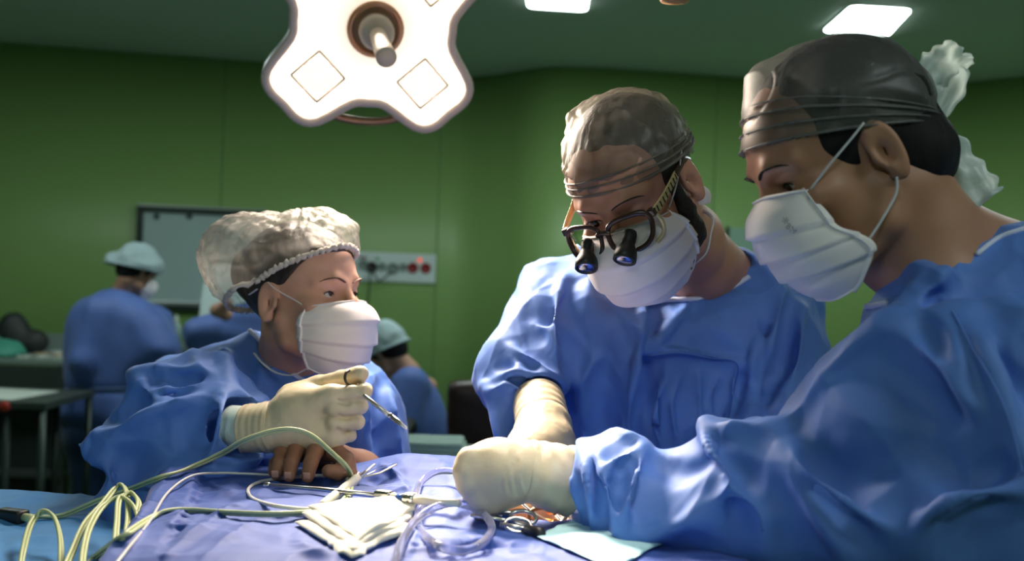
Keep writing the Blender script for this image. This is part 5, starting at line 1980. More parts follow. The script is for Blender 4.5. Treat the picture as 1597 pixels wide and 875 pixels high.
def cloth_sheet(name, xl, xr, y0, y1, ztop, hem, m, nx, ny, label, cat, side=(0.10, 0.10), hole=None, strokes=(), amp=0.004, seed=0.0, edge=0.03):
    """Cloth over the table: a top that follows ztop and skirts that hang down all round with soft pleats."""
    S = np.linspace(-1, 1, nx); T = np.linspace(-1, 1, ny)
    core = 0.80
    s, t = np.meshgrid(S, T, indexing='ij')
    sc = np.clip(s / core, -1, 1); tc = np.clip(t / core, -1, 1)
    so = np.clip((np.abs(s) - core) / (1 - core), 0, 1); to = np.clip((np.abs(t) - core) / (1 - core), 0, 1)
    yb = (y0 + y1) / 2 + tc * (y1 - y0) / 2
    xL = xl(yb); xR = xr(yb)
    x = (xL + xR) / 2 + sc * (xR - xL) / 2
    y = yb
    z = ztop(x, y)
    drop = np.maximum(so, to)
    fall = (z - hem) * drop ** 1.0
    outx = np.sign(s) * (edge * np.clip(so * 8, 0, 1) ** 0.5 + side[0] * so)
    outy = np.sign(t) * (edge * np.clip(to * 8, 0, 1) ** 0.5 + side[1] * to)
    pl = np.sin(x * 31 + seed) * 0.6 + np.sin(x * 57 + 1 + seed) * 0.4
    pl2 = np.sin(y * 33 + seed) * 0.6 + np.sin(y * 61 + 2) * 0.4
    outy = outy + np.sign(t) * to * pl * 0.025
    outx = outx + np.sign(s) * so * pl2 * 0.025
    rnd = np.where(drop > 0, edge * (1 - np.clip(drop * 8, 0, 1)) ** 1.0 * 0.3, 0)
    V = np.stack([x + outx, y + outy, z - fall + rnd * 0], -1).reshape(-1, 3)
    idx = np.arange(nx * ny).reshape(nx, ny)
    Q = np.stack([idx[:-1, :-1], idx[1:, :-1], idx[1:, 1:], idx[:-1, 1:]], -1).reshape(-1, 4)
    V = relax(V, Q, 2)
    N = vnormals(V, Q)
    V = V + N * (vnoise(V * 9 + seed) * amp * 1.4 + ridged(V * np.array([13, 9, 5.0]) + seed * 2) * amp * 0.7 + ridged(V * np.array([30, 24, 10.0]) + seed * 3) * amp * 0.3)[:, None]
    V = facets(V, vnormals(V, Q), seed, (1, 0.7, 1), amp / 0.007)
    for st in strokes:
        V = stroke(V, vnormals(V, Q), *st)
    if hole is not None:
        k = ~hole(V)
        Q = Q[k[Q].all(1)]
    o = raw(name, V, Q, m)
    md = o.modifiers.new('thickness', 'SOLIDIFY'); md.thickness = 0.0015; md.offset = -1
    return tag(o, label, cat)


sheet = cloth_sheet('table_sheet', lambda y: -1.30 + 0 * y, lambda y: -0.28 + 0 * y, 0.84, 1.47, lambda x, y: 1.115 + 0 * x - 0.004 * np.sin(x * 8), 0.45, M_sheet, 300, 160,
                    'plain light blue sheet over the left end of the table, under the pale cable loops', 'sheet', side=(0.06, 0.02), seed=1.7, amp=0.0035, strokes=[
                        ([(0, 822), (70, 800), (150, 792)], 14, 0.006, 'b', .3), ([(120, 760), (150, 790), (175, 830)], 12, 0.005, 'v', .3), ([(10, 850), (90, 835), (160, 845)], 12, 0.006, 'b', .3)])
FC = np.array(onz(836, 806, 1.168))


def xleft(y):
    a = P(262, 735, 1.43); b = P(165, 880, .94)
    return a[0] + (y - a[1]) * (b[0] - a[0]) / (b[1] - a[1])


def in_hole(V):
    x = (V[:, 0] - FC[0]) / 0.066; y = (V[:, 1] - FC[1]) / 0.062
    return (x * x + y * y < 1 + 0.10 * np.sin(np.arctan2(y, x) * 5)) & (V[:, 2] > 1.05)


drape = cloth_sheet('surgical_drape', xleft, lambda y: 0.235 + 0 * y, 0.80, 1.42, lambda x, y: topz(x, y) + 0.002, 0.5, M_drape, 420, 300,
                    'deep blue drape over the patient, running up to the bright opening of the operation', 'drape', side=(0.02, 0.06), hole=in_hole, seed=4.1, amp=0.0045, edge=0.012, strokes=[
                        ([(272, 724), (252, 765), (222, 805), (190, 850)], 22, 0.0180, 'r', .2),
                        ([(274, 726), (296, 750), (290, 785), (262, 820)], 16, 0.0120, 'b', .3),
                        ([(320, 740), (300, 790), (255, 850)], 12, 0.0105, 'v', .3),
                        ([(470, 740), (390, 775), (320, 820), (250, 872)], 14, 0.0120, 'r', .2),
                        ([(400, 735), (350, 770), (322, 800)], 12, 0.0105, 'b', .3),
                        ([(430, 800), (370, 830), (310, 875)], 14, 0.0090, 'r', .3),
                        ([(560, 740), (600, 760), (640, 775)], 12, 0.0120, 'v', .3),
                        ([(590, 725), (612, 738), (640, 765)], 9, 0.0105, 'r', .3),
                        ([(660, 715), (690, 730), (720, 770)], 12, 0.0075, 'b', .3),
                        ([(600, 870), (680, 855), (760, 850), (850, 862)], 14, 0.0120, 'b', .3),
                        ([(700, 875), (760, 845), (830, 850)], 10, 0.0105, 'v', .3),
                        ([(640, 800), (650, 830), (630, 870)], 12, 0.0090, 'r', .3),
                        ([(460, 830), (480, 855), (530, 875)], 12, 0.0090, 'b', .3)])
sD = Surf(drape)
sDS = Surf(drape, sheet)

# ---- the patient: trunk under the drapes with the open field, and one bare hand lying out
M_skinP = skin('skin_brown', (0.25, 0.115, 0.07), (0.33, 0.16, 0.10))
M_field = mat('prepared_skin', (0.72, 0.27, 0.06), 0.22, 0.0, Subsurface_Weight=0.2, Subsurface_Scale=0.008)
vary(M_field, (0.62, 0.13, 0.03), (0.90, 0.55, 0.18), 38, 4, 0.4, 0.6)
bump(M_field, 90, 0.6, 0.003)
pt = thing('person', 'patient lying under the blue drapes, only a bare brown hand and the operated spot uncovered', 'person', (-0.3, 1.15, 1.01))
kk = [P(439, 706, 1.345), P(462, 702, 1.34), P(492, 703, 1.335), P(524, 706, 1.34)]
pp_ = [P(435, 724, 1.318), P(455, 722, 1.312), P(484, 724, 1.305), P(541, 722, 1.320)]
tt_ = [P(431, 741, 1.306), P(451, 743, 1.296), P(480, 744, 1.290), P(543, 741, 1.312)]


def bodyP(X):
    f = ell(X, (FC[0], FC[1] + 0.02, 1.075), (0.16, 0.14, 0.098))
    f = smin(f, ell(X, (-0.35, 1.2, 1.045), (0.42, 0.15, 0.045)), 0.04)
    f = smax(f, -ell(X, (FC[0], FC[1], 1.175), (0.035, 0.022, 0.018)), 0.008)
    f = smin(f, chain(X, [(-0.1, 1.30, 1.06), P(560, 740, 1.47), P(505, 712, 1.40)], [0.04, 0.032, 0.026], 0.02), 0.02)
    f = smin(f, ell(X, P(490, 704, 1.375), (0.045, 0.032, 0.016)), 0.012)
    g = None
    for i in range(3):
        r = (0.0088, 0.0096, 0.0098)[i]
        c = chain(X, [P(470 + 12 * i, 700, 1.37), kk[i], pp_[i], tt_[i]], [r * 1.2, r * 1.12, r, r * 0.86], 0.003)
        g = c if g is None else smin(g, c, 0.0015)
    c = chain(X, [P(428, 722, 1.335), P(426, 736, 1.320)], [0.0078, 0.007], 0.002)
    g = smin(g, c, 0.0015)
    # thumb and the folded first finger at the right
    g = smin(g, chain(X, [kk[3], pp_[3], P(528, 738, 1.305), P(513, 735, 1.297)], [0.013, 0.0115, 0.0105, 0.0095], 0.003), 0.002)
    g = smin(g, chain(X, [P(515, 702, 1.36), P(541, 716, 1.330), P(547, 738, 1.318)], [0.014, 0.0105, 0.009], 0.003), 0.002)
    return smax(smin(f, g, 0.006), 1.012 - X[:, 2], 0.004)


sdfobj('body', bodyP, (-0.82, 1.0, 0.99), (0.2, 1.5, 1.26), 0.0026, M_skinP, pt)
for i, (q, a) in enumerate(zip(tt_[:3], (431, 451, 480))):
    n_ = P(a, 738, 1.28) - q
    MB().box(q + np.array([0.0, -0.0082, 0.003]), (0.009, 0.0016, 0.010), np.array(Matrix.Rotation(0.35, 3, 'X')), 0.0007).build('fingernail', mat('nail', (0.55, 0.32, 0.25), 0.25), pt)
# the open field: stained skin, wound edges, yellow fat
def fieldP(X):
    f = ell(X, (FC[0], FC[1], 1.118), (0.085, 0.080, 0.052))
    f = smax(f, -ell(X, (FC[0] - 0.004, FC[1], 1.178), (0.040, 0.026, 0.026)), 0.006)
    f = smin(f, chain(X, [(FC[0] - 0.042, FC[1] - 0.01, 1.163), (FC[0], FC[1] - 0.030, 1.168), (FC[0] + 0.04, FC[1] - 0.012, 1.163)], [0.004, 0.006, 0.004], 0.004), 0.008)
    f = smin(f, chain(X, [(FC[0] - 0.042, FC[1] + 0.012, 1.163), (FC[0], FC[1] + 0.032, 1.168), (FC[0] + 0.04, FC[1] + 0.014, 1.163)], [0.004, 0.006, 0.004], 0.004), 0.008)
    return f + vnoise(X * 90) * 0.0015


sdfobj('operated_skin', fieldP, (FC[0] - .11, FC[1] - .11, 1.05), (FC[0] + .11, FC[1] + .11, 1.2), 0.0022, M_field, pt)

def above(px, py, dl, back=1.3):
    h = sAllD.px(px, py)
    d = proj(h[None])[0, 2] if h is not None else back
    return P(px, py, d - dl)


sAllD = Surf(drape, sheet, gA)

# ---- instruments
M_chrome = mat('instrument_steel', (0.75, 0.72, 0.70), 0.28, 1.0)
M_dkchrome = mat('dark_instrument', (0.10, 0.09, 0.09), 0.25, 0.9)
M_bluep = mat('connector_blue', (0.02, 0.08, 0.35), 0.35)
M_cream = mat('cream_plastic', (0.75, 0.72, 0.62), 0.4)


def inst(name, label, cat, at, group=None):
    return thing(name, label, cat, at, group)


def finger_ring(c, u, v, r, parent, m, ru=1.25, t=0.0018):
    pts = [c + u * r * ru * math.cos(a) + v * r * math.sin(a) for a in np.linspace(0, 2 * math.pi, 28, endpoint=False)]
    return MB().tube(pts, t, 8, True).build('finger_ring', m, parent)


# the slim instrument in the woman's fist
a = P(543, 584, 1.352); b_ = P(570, 618, 1.322); c_ = P(634, 668, 1.27)
t = inst('needle_holder', 'slim steel instrument sticking out of the raised gloved fist', 'surgical instrument', b_)
j = b_ + (c_ - b_) * 0.62
MB().tube([P(552, 603, 1.35), b_, j], [0.0022, 0.0024, 0.0026], 10).build('shank', M_chrome, t)
MB().tube([P(553, 606, 1.345), b_ + np.array([0.001, 0, -0.002]), j + np.array([0.0, 0, -0.002])], [0.002, 0.002, 0.0022], 10).build('shank', M_chrome, t)
MB().lathe(j, np.array([0, -1, 0.2]), [(0.0036, -0.003), (0.0038, 0), (0.0036, 0.003)], 16).build('box_joint', M_chrome, t)
for o_ in (0.0011, -0.0011):
    MB().tube([j + np.array([0, 0, o_]), j + (c_ - j) * 0.5 + np.array([0.000, 0, o_ * 1.3]), c_ + np.array([0, 0, o_ * .7])], [0.0026, 0.0022, 0.0014], 10).build('jaw', M_chrome, t)
u_ = np.array([0.15, 0.1, 1.0]); u_ /= np.linalg.norm(u_); v_ = np.cross(u_, [0, 1, 0])
arc = [P(548, 603, 1.338), P(541, 598, 1.334), P(538, 590, 1.336), P(540, 581, 1.342), P(545, 578, 1.35)]
MB().tube(spline(arc, 6), 0.0019, 8).build('finger_ring', M_dkchrome, t)

# suction rod lying on the drape
pa, pb = above(414, 756, 0.035), above(588, 773, 0.055)
t = inst('suction_rod', 'long thin steel suction rod lying on the drape above the white gauze', 'surgical instrument', (pa + pb) / 2)
MB().tube([pa, pa * 0.5 + pb * 0.5 + np.array([0, 0, 0.001]), pb], [0.0026, 0.0028, 0.0034], 12).build('rod', M_chrome, t)
dr = (pb - pa) / np.linalg.norm(pb - pa)
MB().lathe(pa - dr * 0.002, dr, [(0.0026, 0), (0.0034, 0.003), (0.0034, 0.008), (0.0024, 0.011)], 14).build('tip', M_chrome, t)
sd_ = np.cross(dr, [0, 0, 1]); Rr = np.stack([dr, sd_, np.cross(dr, sd_)], 1)
MB().box(pb + dr * 0.010, (0.024, 0.010, 0.014), Rr, 0.0035).build('grip_block', M_chrome, t)
q = pb + dr * 0.022
MB().lathe(q, dr, [(0.0045, 0), (0.0058, 0.003), (0.004, 0.007), (0.004, 0.009)], 18).build('collar', M_cream, t)
MB().lathe(q + dr * 0.009, dr, [(0.0046, 0), (0.0046, 0.009)], 18).build('blue_sleeve', M_bluep, t)
MB().lathe(q + dr * 0.018, dr, [(0.0042, 0), (0.0066, 0.002), (0.0066, 0.007), (0.005, 0.009), (0.0066, 0.010), (0.0066, 0.014), (0.004, 0.017)], 18).build('nozzle', M_chrome, t)
MB().lathe(q + dr * 0.035, dr, [(0.0052, 0), (0.0055, 0.012), (0.0042, 0.035), (0.004, 0.06)], 18).build('tube_end', M_cream, t)

# clear suction tubing in two loops
M_tube = mat('clear_tubing', (0.80, 0.80, 0.98), 0.06, 0.0, Transmission_Weight=0.82, IOR=1.25)
pts = [above(x, y, d) for x, y, d in ((664, 789, .012), (650, 778, .02), (655, 754, .04), (680, 736, .06), (714, 737, .07), (736, 755, .06), (730, 776, .04), (704, 786, .03), (672, 782, .03), (654, 796, .03),
       (654, 822, .02), (676, 847, .015), (712, 859, .02), (748, 850, .03), (767, 824, .04), (752, 800, .06), (718, 786, .07), (682, 790, .07), (650, 810, .05), (626, 846, .03), (614, 880, .02))]
pts += [pts[-1] + np.array([-0.01, -0.06, 0.0]), pts[-1] + np.array([-0.02, -0.13, -0.02])]
tag(MB().tube(spline(pts, 10), 0.0045, 16).build('suction_tube', M_tube), 'clear plastic tubing curled in two loops before the gloved hand', 'tube')

# pale twin cable with its black plug
M_cable = mat('cable_green', (0.50, 0.56, 0.30), 0.45)
M_wcable = mat('cable_white', (0.62, 0.62, 0.62), 0.4)
cab = thing('twin_cable', 'pale green twin cable with a black plug, looping over drape and cuff', 'cable', sDS.px(250, 790, 0.0, 1.3))


def twin(path, r=0.0021, m=None, name='lead', n=8):
    c = spline(path, n)
    T = np.gradient(c, axis=0); T /= np.linalg.norm(T, axis=1)[:, None]
    s_ = np.cross(T, np.array([0.15, 0.75, 0.6])); s_ /= np.linalg.norm(s_, axis=1)[:, None] + 1e-9
    for k in (-1, 1):
        MB().tube(c + s_ * k * r * 0.95, r, 8).build(name, m or M_cable, cab)


sAll = Surf(drape, sheet, gA)


def on(px, py, lift=0.003, back=1.3):
    return above(px, py, lift + 0.012, back)


twin([on(40, 805), on(60, 806), on(100, 803), on(160, 778), on(205, 762), on(250, 745), on(300, 728), above(345, 708, .03), P(380, 688, 1.27), P(420, 674, 1.26), P(455, 670, 1.26), P(485, 679, 1.265), P(515, 704, 1.265), P(540, 728, 1.265), on(548, 748, .004), on(543, 772, .006),
      on(520, 792, .004), on(480, 799), on(420, 802), on(360, 800), on(300, 796), on(258, 797), on(228, 812), on(190, 838), on(150, 868), on(130, 890)])
twin([P(30, 900, 1.08), P(36, 860, 1.12), P(48, 818, 1.18), P(66, 798, 1.2), P(84, 806, 1.18), P(94, 840, 1.14), P(95, 885, 1.08)])
twin([P(95, 900, 1.02), P(112, 862, 1.08), P(132, 818, 1.15), P(160, 786, 1.2), P(184, 758, 1.24), P(196, 764, 1.22), P(200, 800, 1.16), P(196, 838, 1.10), P(186, 858, 1.06), P(178, 862, 1.05)])
twin([P(128, 900, 1.0), P(130, 862, 1.06), P(140, 822, 1.12), P(160, 790, 1.17), P(186, 776, 1.19), P(206, 786, 1.17), P(216, 808, 1.14), P(219, 834, 1.10), P(212, 858, 1.06)])
twin([P(150, 900, 1.0), P(176, 862, 1.06), P(182, 820, 1.12), P(186, 780, 1.18), P(204, 769, 1.2), P(216, 782, 1.18), P(214, 800, 1.15)])
pq = above(38, 807, .022); p0 = above(0, 802, .022)
dr = (pq - p0) / np.linalg.norm(pq - p0); s_ = np.cross(dr, [0, 0, 1]); Rr = np.stack([dr, s_, np.cross(dr, s_)], 1)
MB().box(p0 * 0.5 + pq * 0.5, (np.linalg.norm(pq - p0) * 0.98, 0.019, 0.018), Rr, 0.004).build('plug', M_blk, cab)
MB().tube([p0 - dr * 0.10, p0 - dr * 0.03, p0], [0.003, 0.003, 0.005], 8).build('plug_cord', M_blk, cab)
MB().lathe(pq, dr, [(0.0055, 0), (0.0055, 0.014), (0.0035, 0.016)], 14).build('plug_sleeve', M_cable, cab)

# white lead and the pencil it feeds
pen = thing('cautery_pencil', 'white pencil-like handpiece on the drape with a thin white lead and steel tongs', 'surgical instrument', sD.px(530, 770, 0.0))
MB().tube(spline([on(165, 900), on(200, 855), on(232, 815), on(262, 768), on(300, 742, .004), on(345, 738, .006), on(385, 739, .008), on(425, 741, .01)], 8), 0.0017, 8).build('lead', M_wcable, pen)
MB().tube(spline([P(560, 738, 1.32), on(545, 747, .004), on(500, 742), on(450, 745), on(408, 751), on(388, 762), on(392, 776), on(420, 787), on(460, 793), on(488, 794), on(502, 790, .005)], 8), 0.0023, 8).build('lead', M_wcable, pen)
pa, pb = on(503, 789, .006), on(556, 747, .010)
dr = (pb - pa) / np.linalg.norm(pb - pa)
L_ = np.linalg.norm(pb - pa)
MB().lathe(pa, dr, [(0.003, 0), (0.006, 0.006), (0.0062, L_ * 0.45), (0.005, L_ * 0.5), (0.0062, L_ * 0.6), (0.0065, L_), (0.003, L_ + 0.008)], 20).build('grip', M_cream, pen)
for (e, d_) in ((P(584, 724, 1.33), 0), (P(620, 721, 1.33), 1)):
    MB().tube([pb + dr * 0.004, (pb + e) / 2 + np.array([0.0, 0, 0.003 * d_]), e], [0.0022, 0.003, 0.0026], 8, flat=0.4).build('tong', M_glens if d_ else M_chrome, pen)
MB().tube([pb + dr * 0.006, P(592, 738, 1.33), P(619, 724, 1.33)], [0.002, 0.0026, 0.0024], 8, flat=0.4).build('tong', M_cream, pen)

# gauze pad: folded layers
M_gauze = cloth('gauze_white', (0.80, 0.76, 0.64), 0.85, 500)


def pad(corners, lift, th, n=40, seed=0):
    c = np.array(corners, float)
    V = []
    for i in range(n):
        for j in range(n):
            u, v = i / (n - 1), j / (n - 1)
            e = 0.012 * math.sin(u * 9 + seed) * (0.5 + v) + 0.01 * math.sin(v * 8 + seed * 2)
            q = (c[0] * (1 - u) + c[1] * u) * (1 - v) + (c[3] * (1 - u) + c[2] * u) * v + np.array([e * 60, e * 40])
            p = sD.px(q[0], q[1], 0.0, 1.2)
            V.append(p)
    V = np.array(V)
    G = V.reshape(n, n, 3)
    for _ in range(14):
        E = np.pad(G, ((1, 1), (1, 1), (0, 0)), mode='edge')
        G = (E[:-2, 1:-1] + E[2:, 1:-1] + E[1:-1, :-2] + E[1:-1, 2:]) / 4 * 0.5 + G * 0.5
        G[:, :, :2] = V.reshape(n, n, 3)[:, :, :2]
    u = np.linspace(0, 1, n)
    ed = np.minimum(np.minimum(u, 1 - u)[:, None], np.minimum(u, 1 - u)[None, :])
    rnd = np.sqrt(np.clip(ed * 12, 0, 1))
    top = G.copy(); top[:, :, 2] += lift + th * (0.35 + 0.65 * rnd) + (vnoise(V * 40 + seed) * 0.0016).reshape(n, n)
    bot = G.copy(); bot[:, :, 2] += lift
    return top.reshape(-1, 3), bot.reshape(-1, 3), n


gz = thing('gauze_pad', 'folded white gauze pad lying on the blue drape beside the clear tubing', 'gauze', sD.px(560, 820, 0.0))
for k, (cn, lf, th) in enumerate((([(460, 820), (640, 793), (634, 834), (546, 876)], 0.003, 0.005), ([(470, 812), (645, 789), (642, 822), (549, 870)], 0.0075, 0.005), ([(480, 807), (651, 786), (648, 812), (556, 864)], 0.0115, 0.005))):
    T_, B_, n = pad(cn, lf, th, seed=k)
    F = []
    for i in range(n - 1):
        for jj in range(n - 1):
            a = i * n + jj
            F += [(a, a + 1, a + n + 1, a + n), (n * n + a, n * n + a + n, n * n + a + n + 1, n * n + a + 1)]
    ring = [i for i in range(n)] + [i * n + n - 1 for i in range(1, n)] + [(n - 1) * n + i for i in range(n - 2, -1, -1)] + [i * n for i in range(n - 2, 0, -1)]
    for a, b_ in zip(ring, ring[1:] + ring[:1]):
        F.append((b_, a, n * n + a, n * n + b_))
    raw('gauze_layer', np.concatenate([T_, B_]), F, M_gauze, gz)

# a paler drape laid along the right side of the opening, under the sleeve
T_, B_, n = pad([(838, 842), (893, 816), (1040, 850), (955, 892)], 0.003, 0.002, seed=5)
F = []
for i in range(n - 1):
    for jj in range(n - 1):
        a = i * n + jj
        F += [(a, a + 1, a + n + 1, a + n), (n * n + a, n * n + a + n, n * n + a + n + 1, n * n + a + 1)]
ring = [i for i in range(n)] + [i * n + n - 1 for i in range(1, n)] + [(n - 1) * n + i for i in range(n - 2, -1, -1)] + [i * n for i in range(n - 2, 0, -1)]
for a, b_ in zip(ring, ring[1:] + ring[:1]):
    F.append((b_, a, n * n + a, n * n + b_))
tag(raw('pale_drape', np.concatenate([T_, B_]), F, cloth('pale_cyan_cloth', (0.42, 0.72, 0.80), 0.7)), 'pale cyan drape corner between the opening and the right blue sleeve', 'drape')

# instruments round the open field
pa, pb = sD.px(736, 806, 0.006, 1.15), sD.px(800, 822, 0.008, 1.13)
t = inst('needle_holder', 'steel needle holder with a blue band lying below the gloved hand at the opening', 'surgical instrument', pa)
MB().tube([pa, pa * .6 + pb * .4, pb], [0.0016, 0.0034, 0.003], 10).build('jaw', M_dkchrome, t)
MB().tube([pa + np.array([0, 0, .003]), pa * .6 + pb * .4 + np.array([0, 0, .004]), pb], [0.0016, 0.0030, 0.003], 10).build('jaw', M_chrome, t)
dr = (pb - pa) / np.linalg.norm(pb - pa)
MB().lathe(pb - dr * 0.014, dr, [(0.0042, 0), (0.0042, 0.012)], 16).build('blue_band', M_bluep, t)
for k, (e) in enumerate((P(835, 836, 1.105), P(838, 826, 1.12))):
    e = e.copy()
    f0 = pb
    MB().tube([f0, f0 * .5 + e * .5, e], 0.0022, 8).build('shank', M_chrome, t)
def scis(c1, c2, lab, m):
    t = inst('clamp', lab, 'surgical instrument', c1)
    for c in (c1, c2):
        finger_ring(c, np.array([1.0, 0, -0.05]), np.array([0.0, 0.85, 0.52]), 0.0105, t, m, 1.35, 0.0024)
    for c in (c1, c2):
        MB().tube([c + np.array([-0.012, 0.006, 0.003]), c + np.array([-0.03, 0.012, 0.004]), c1 + np.array([-0.052, 0.02, 0.004])], [0.0026, 0.0024, 0.002], 8).build('shank', m, t)
    return t
g0 = sD.px(806, 829, 0.007, 1.1)
scis(g0, g0 + np.array([0.006, 0.018, 0.004]), 'steel clamp with two finger rings lying at the near edge of the opening', M_chrome)
e0 = sD.px(822, 834, 0.006, 1.1); e1 = sD.px(842, 841, 0.006, 1.1)
t = inst('clamp', 'black-ended clamp handle resting beside the finger rings of the steel clamp', 'surgical instrument', e0)
MB().tube([e0, e1], [0.005, 0.006], 12).build('handle_end', M_blk, t)
MB().tube([e0 + np.array([-0.03, 0.008, 0.002]), e0], 0.003, 10).build('shank', M_chrome, t)
# retractors: bent steel strips standing in the wound
for k, (pts, lab) in enumerate((([(806, 778, 1.19), (832, 800, 1.165), (850, 812, 1.155), (856, 820, 1.15)], 'bent bright retractor strip across the middle of the opening'),
                                ([(826, 776, 1.20), (858, 795, 1.18), (876, 812, 1.16)], 'second bright retractor strip, nearer the right sleeve'),
                                ([(868, 826, 1.14), (880, 808, 1.15), (888, 800, 1.15), (890, 826, 1.13)], 'pointed folded retractor at the right corner of the opening'))):
    t = inst('retractor', lab, 'surgical instrument', P(*pts[-1]), None)
    MB().tube(spline([P(*q) for q in pts], 6), 0.0042, 8, flat=0.22).build('blade', M_chrome, t)
    MB().tube(spline([P(*q) + np.array([0.0, -0.0025, 0.001]) for q in pts], 6), 0.0011, 6).build('edge', M_chrome, t)
c0 = P(846, 806, 1.15)
t = inst('retractor', 'round-hooked brassy retractor loop in the lower middle of the opening', 'surgical instrument', c0)
MB().tube([c0 + np.array([0.016 * math.cos(a), 0.006 * math.sin(a), 0.009 * math.sin(a)]) for a in np.linspace(0.3, 5.9, 24)], 0.0026, 8).build('hook', M_brass, t)
a = P(722, 708, 1.14)
t = inst('forceps', 'steel forceps tip peeping out above the knuckles of the right gloved hand', 'surgical instrument', a)
MB().tube([a, a + np.array([0.02, -0.012, -0.008])], [0.0022, 0.0034], 10).build('tip', M_chrome, t)

# ================================================================== THE FAR SIDE OF THE ROOM
M_bcap = cloth('far_cap_fabric', (0.30, 0.40, 0.42), 0.8)
M_skinD = skin('skin_far', (0.40, 0.21, 0.14), (0.45, 0.25, 0.17))


def far_person(label, head, fwd, up, caps, gowns, d, legs, gownmat, extra=None, sc=0.95, gr=None):
    root = thing('person', label, 'person', (gr[0], gr[1], 0))
    h = Head(head, fwd, up, sc)
    nb = P(*gowns['neck'])
    make_body(root, h, M_skinD, [h.w((0, -0.025, -0.045)), nb], [0.052, 0.062], [([nb + np.array([-.1, 0, -.06]), nb + np.array([0, 0, -.04]), nb + np.array([.1, 0, -.06])], [.04, .06, .04])], h=0.006)
    make_eyes(root, h)
    sdfobj('hair', lambda X: smax(smin(ell(X, (0, -0.014, 0.044), (0.082, 0.104, 0.093)), ell(X, (0, -0.05, -0.01), (0.066, 0.06, 0.055)), 0.01), X[:, 1] * 0.8 - X[:, 2] * 0.3 - 0.03, 0.006),
           (-0.12, -0.16, -0.1), (0.12, 0.12, 0.16), 0.006, M_hair_black, root, M=h.M)
    cp = Pillow(caps, T0=0.085, B=0.03, L=0.05, d=d, h=0.006)
    f = lambda X: smin(ell(X, (0, -0.014, 0.05), (0.098, 0.118, 0.106)), cp(h.w(X)), 0.02)

    def post(V, N):
        L = h.loc(V)
        return V + N * (vnoise(L * 26) * 0.005)[:, None], L[:, 2] > 0.018 + 0.22 * L[:, 1]
    c = sdfobj('bouffant_cap', f, (-0.2, -0.22, -0.12), (0.2, 0.2, 0.22), 0.006, M_bcap, root, M=h.M, post=post)
    a_ = np.linspace(0, 2 * math.pi, 80, endpoint=False)
    r = ray_ring(f, (0, -0.01, 0.018), np.stack([np.sin(a_), np.cos(a_), 0.22 * np.cos(a_)], 1))
    MB().tube(h.w(r), 0.005, 6, True).build('elastic_hem', M_bcap, c)
    make_mask(root, h, [(0.104, 0.000), (0.125, -0.016), (0.134, -0.04), (0.130, -0.070), (0.116, -0.100), (0.090, -0.120)],
              [(0.062, 0.052, -0.008), (0.072, 0.040, -0.030), (0.070, 0.036, -0.060), (0.055, 0.036, -0.090), (0.045, 0.05, -0.105)], nu=25, nv=21)
    return root, h


# standing, back turned
gp = P(175, 600, 4.9)
D, hD = far_person('person in blue scrubs and cap standing with the back turned beside the instrument counter', P(213, 425, 4.9), (0.55, 0.72, -0.40), (0.05, 0, 1),
                   [(166, 402), (175, 393), (200, 390), (230, 392), (250, 404), (256, 416), (250, 428), (215, 436), (185, 434), (168, 424)], {'neck': (192, 462, 4.92)}, 4.9, None, None, gr=gp)
gD1 = Pillow([(104, 500, 4.9), (118, 475, 4.9), (150, 456, 4.9), (190, 449, 4.9), (225, 462, 4.9), (255, 485, 4.9), (270, 515, 4.85), (276, 545, 4.8), (262, 560, 4.75), (248, 580, 4.85), (232, 600, 4.9), (232, 640, 4.9), (226, 672, 4.9), (150, 676, 4.9), (94, 655, 4.9),
              (97, 620, 4.9), (101, 590, 4.9), (100, 545, 4.9)], T0=0.12, B=0.03, L=0.1, h=0.012)


def shirtD(X):
    f = gD1(X)
    f = smin(f, chain(X, [P(150, 490, 4.8), P(130, 560, 4.75), P(150, 600, 5.1)], [0.08, 0.07, 0.055], 0.03), 0.04)
    f = smin(f, chain(X, [P(245, 500, 4.95), P(262, 548, 4.95), P(250, 575, 5.2)], [0.08, 0.065, 0.05], 0.03), 0.04)
    # waist tie pulls the cloth in
    w = P(170, 603, 4.9)[2]
    return f + 0.012 * np.exp(-((X[:, 2] - w) / 0.02) ** 2) + ridged(X * np.array([9, 5, 3.0])) * 0.008


sh = sdfobj('scrub_shirt', shirtD, (-2.4, 4.5, .6), (-1.5, 5.4, 1.6), 0.013, M_scrub, D)
MB().tube(Surf(sh).line([(101, 600), (150, 606), (200, 604), (236, 603)], 0.004, 5, 4.7), 0.008, 8, flat=0.4).build('waist_tie', M_scrub_dark, sh)


def legsD(X):
    z = P(160, 660, 4.9)
    x0, y0 = gp[0] - 0.03, gp[1] + 0.03
    f = ell(X, (x0 - .02, y0, z[2] - 0.03), (0.20, 0.15, 0.17))
    for s_ in (-1, 1):
        f = smin(f, chain(X, [(x0 + s_ * 0.09, y0, z[2] - 0.1), (x0 + 0.02 + s_ * 0.10, y0, 0.45), (x0 + 0.02 + s_ * 0.10, y0, 0.08)], [0.11, 0.085, 0.075], 0.02), 0.02)
    return np.maximum(f + vnoise(X * np.array([12, 12, 4.0])) * 0.01, 0.06 - X[:, 2])


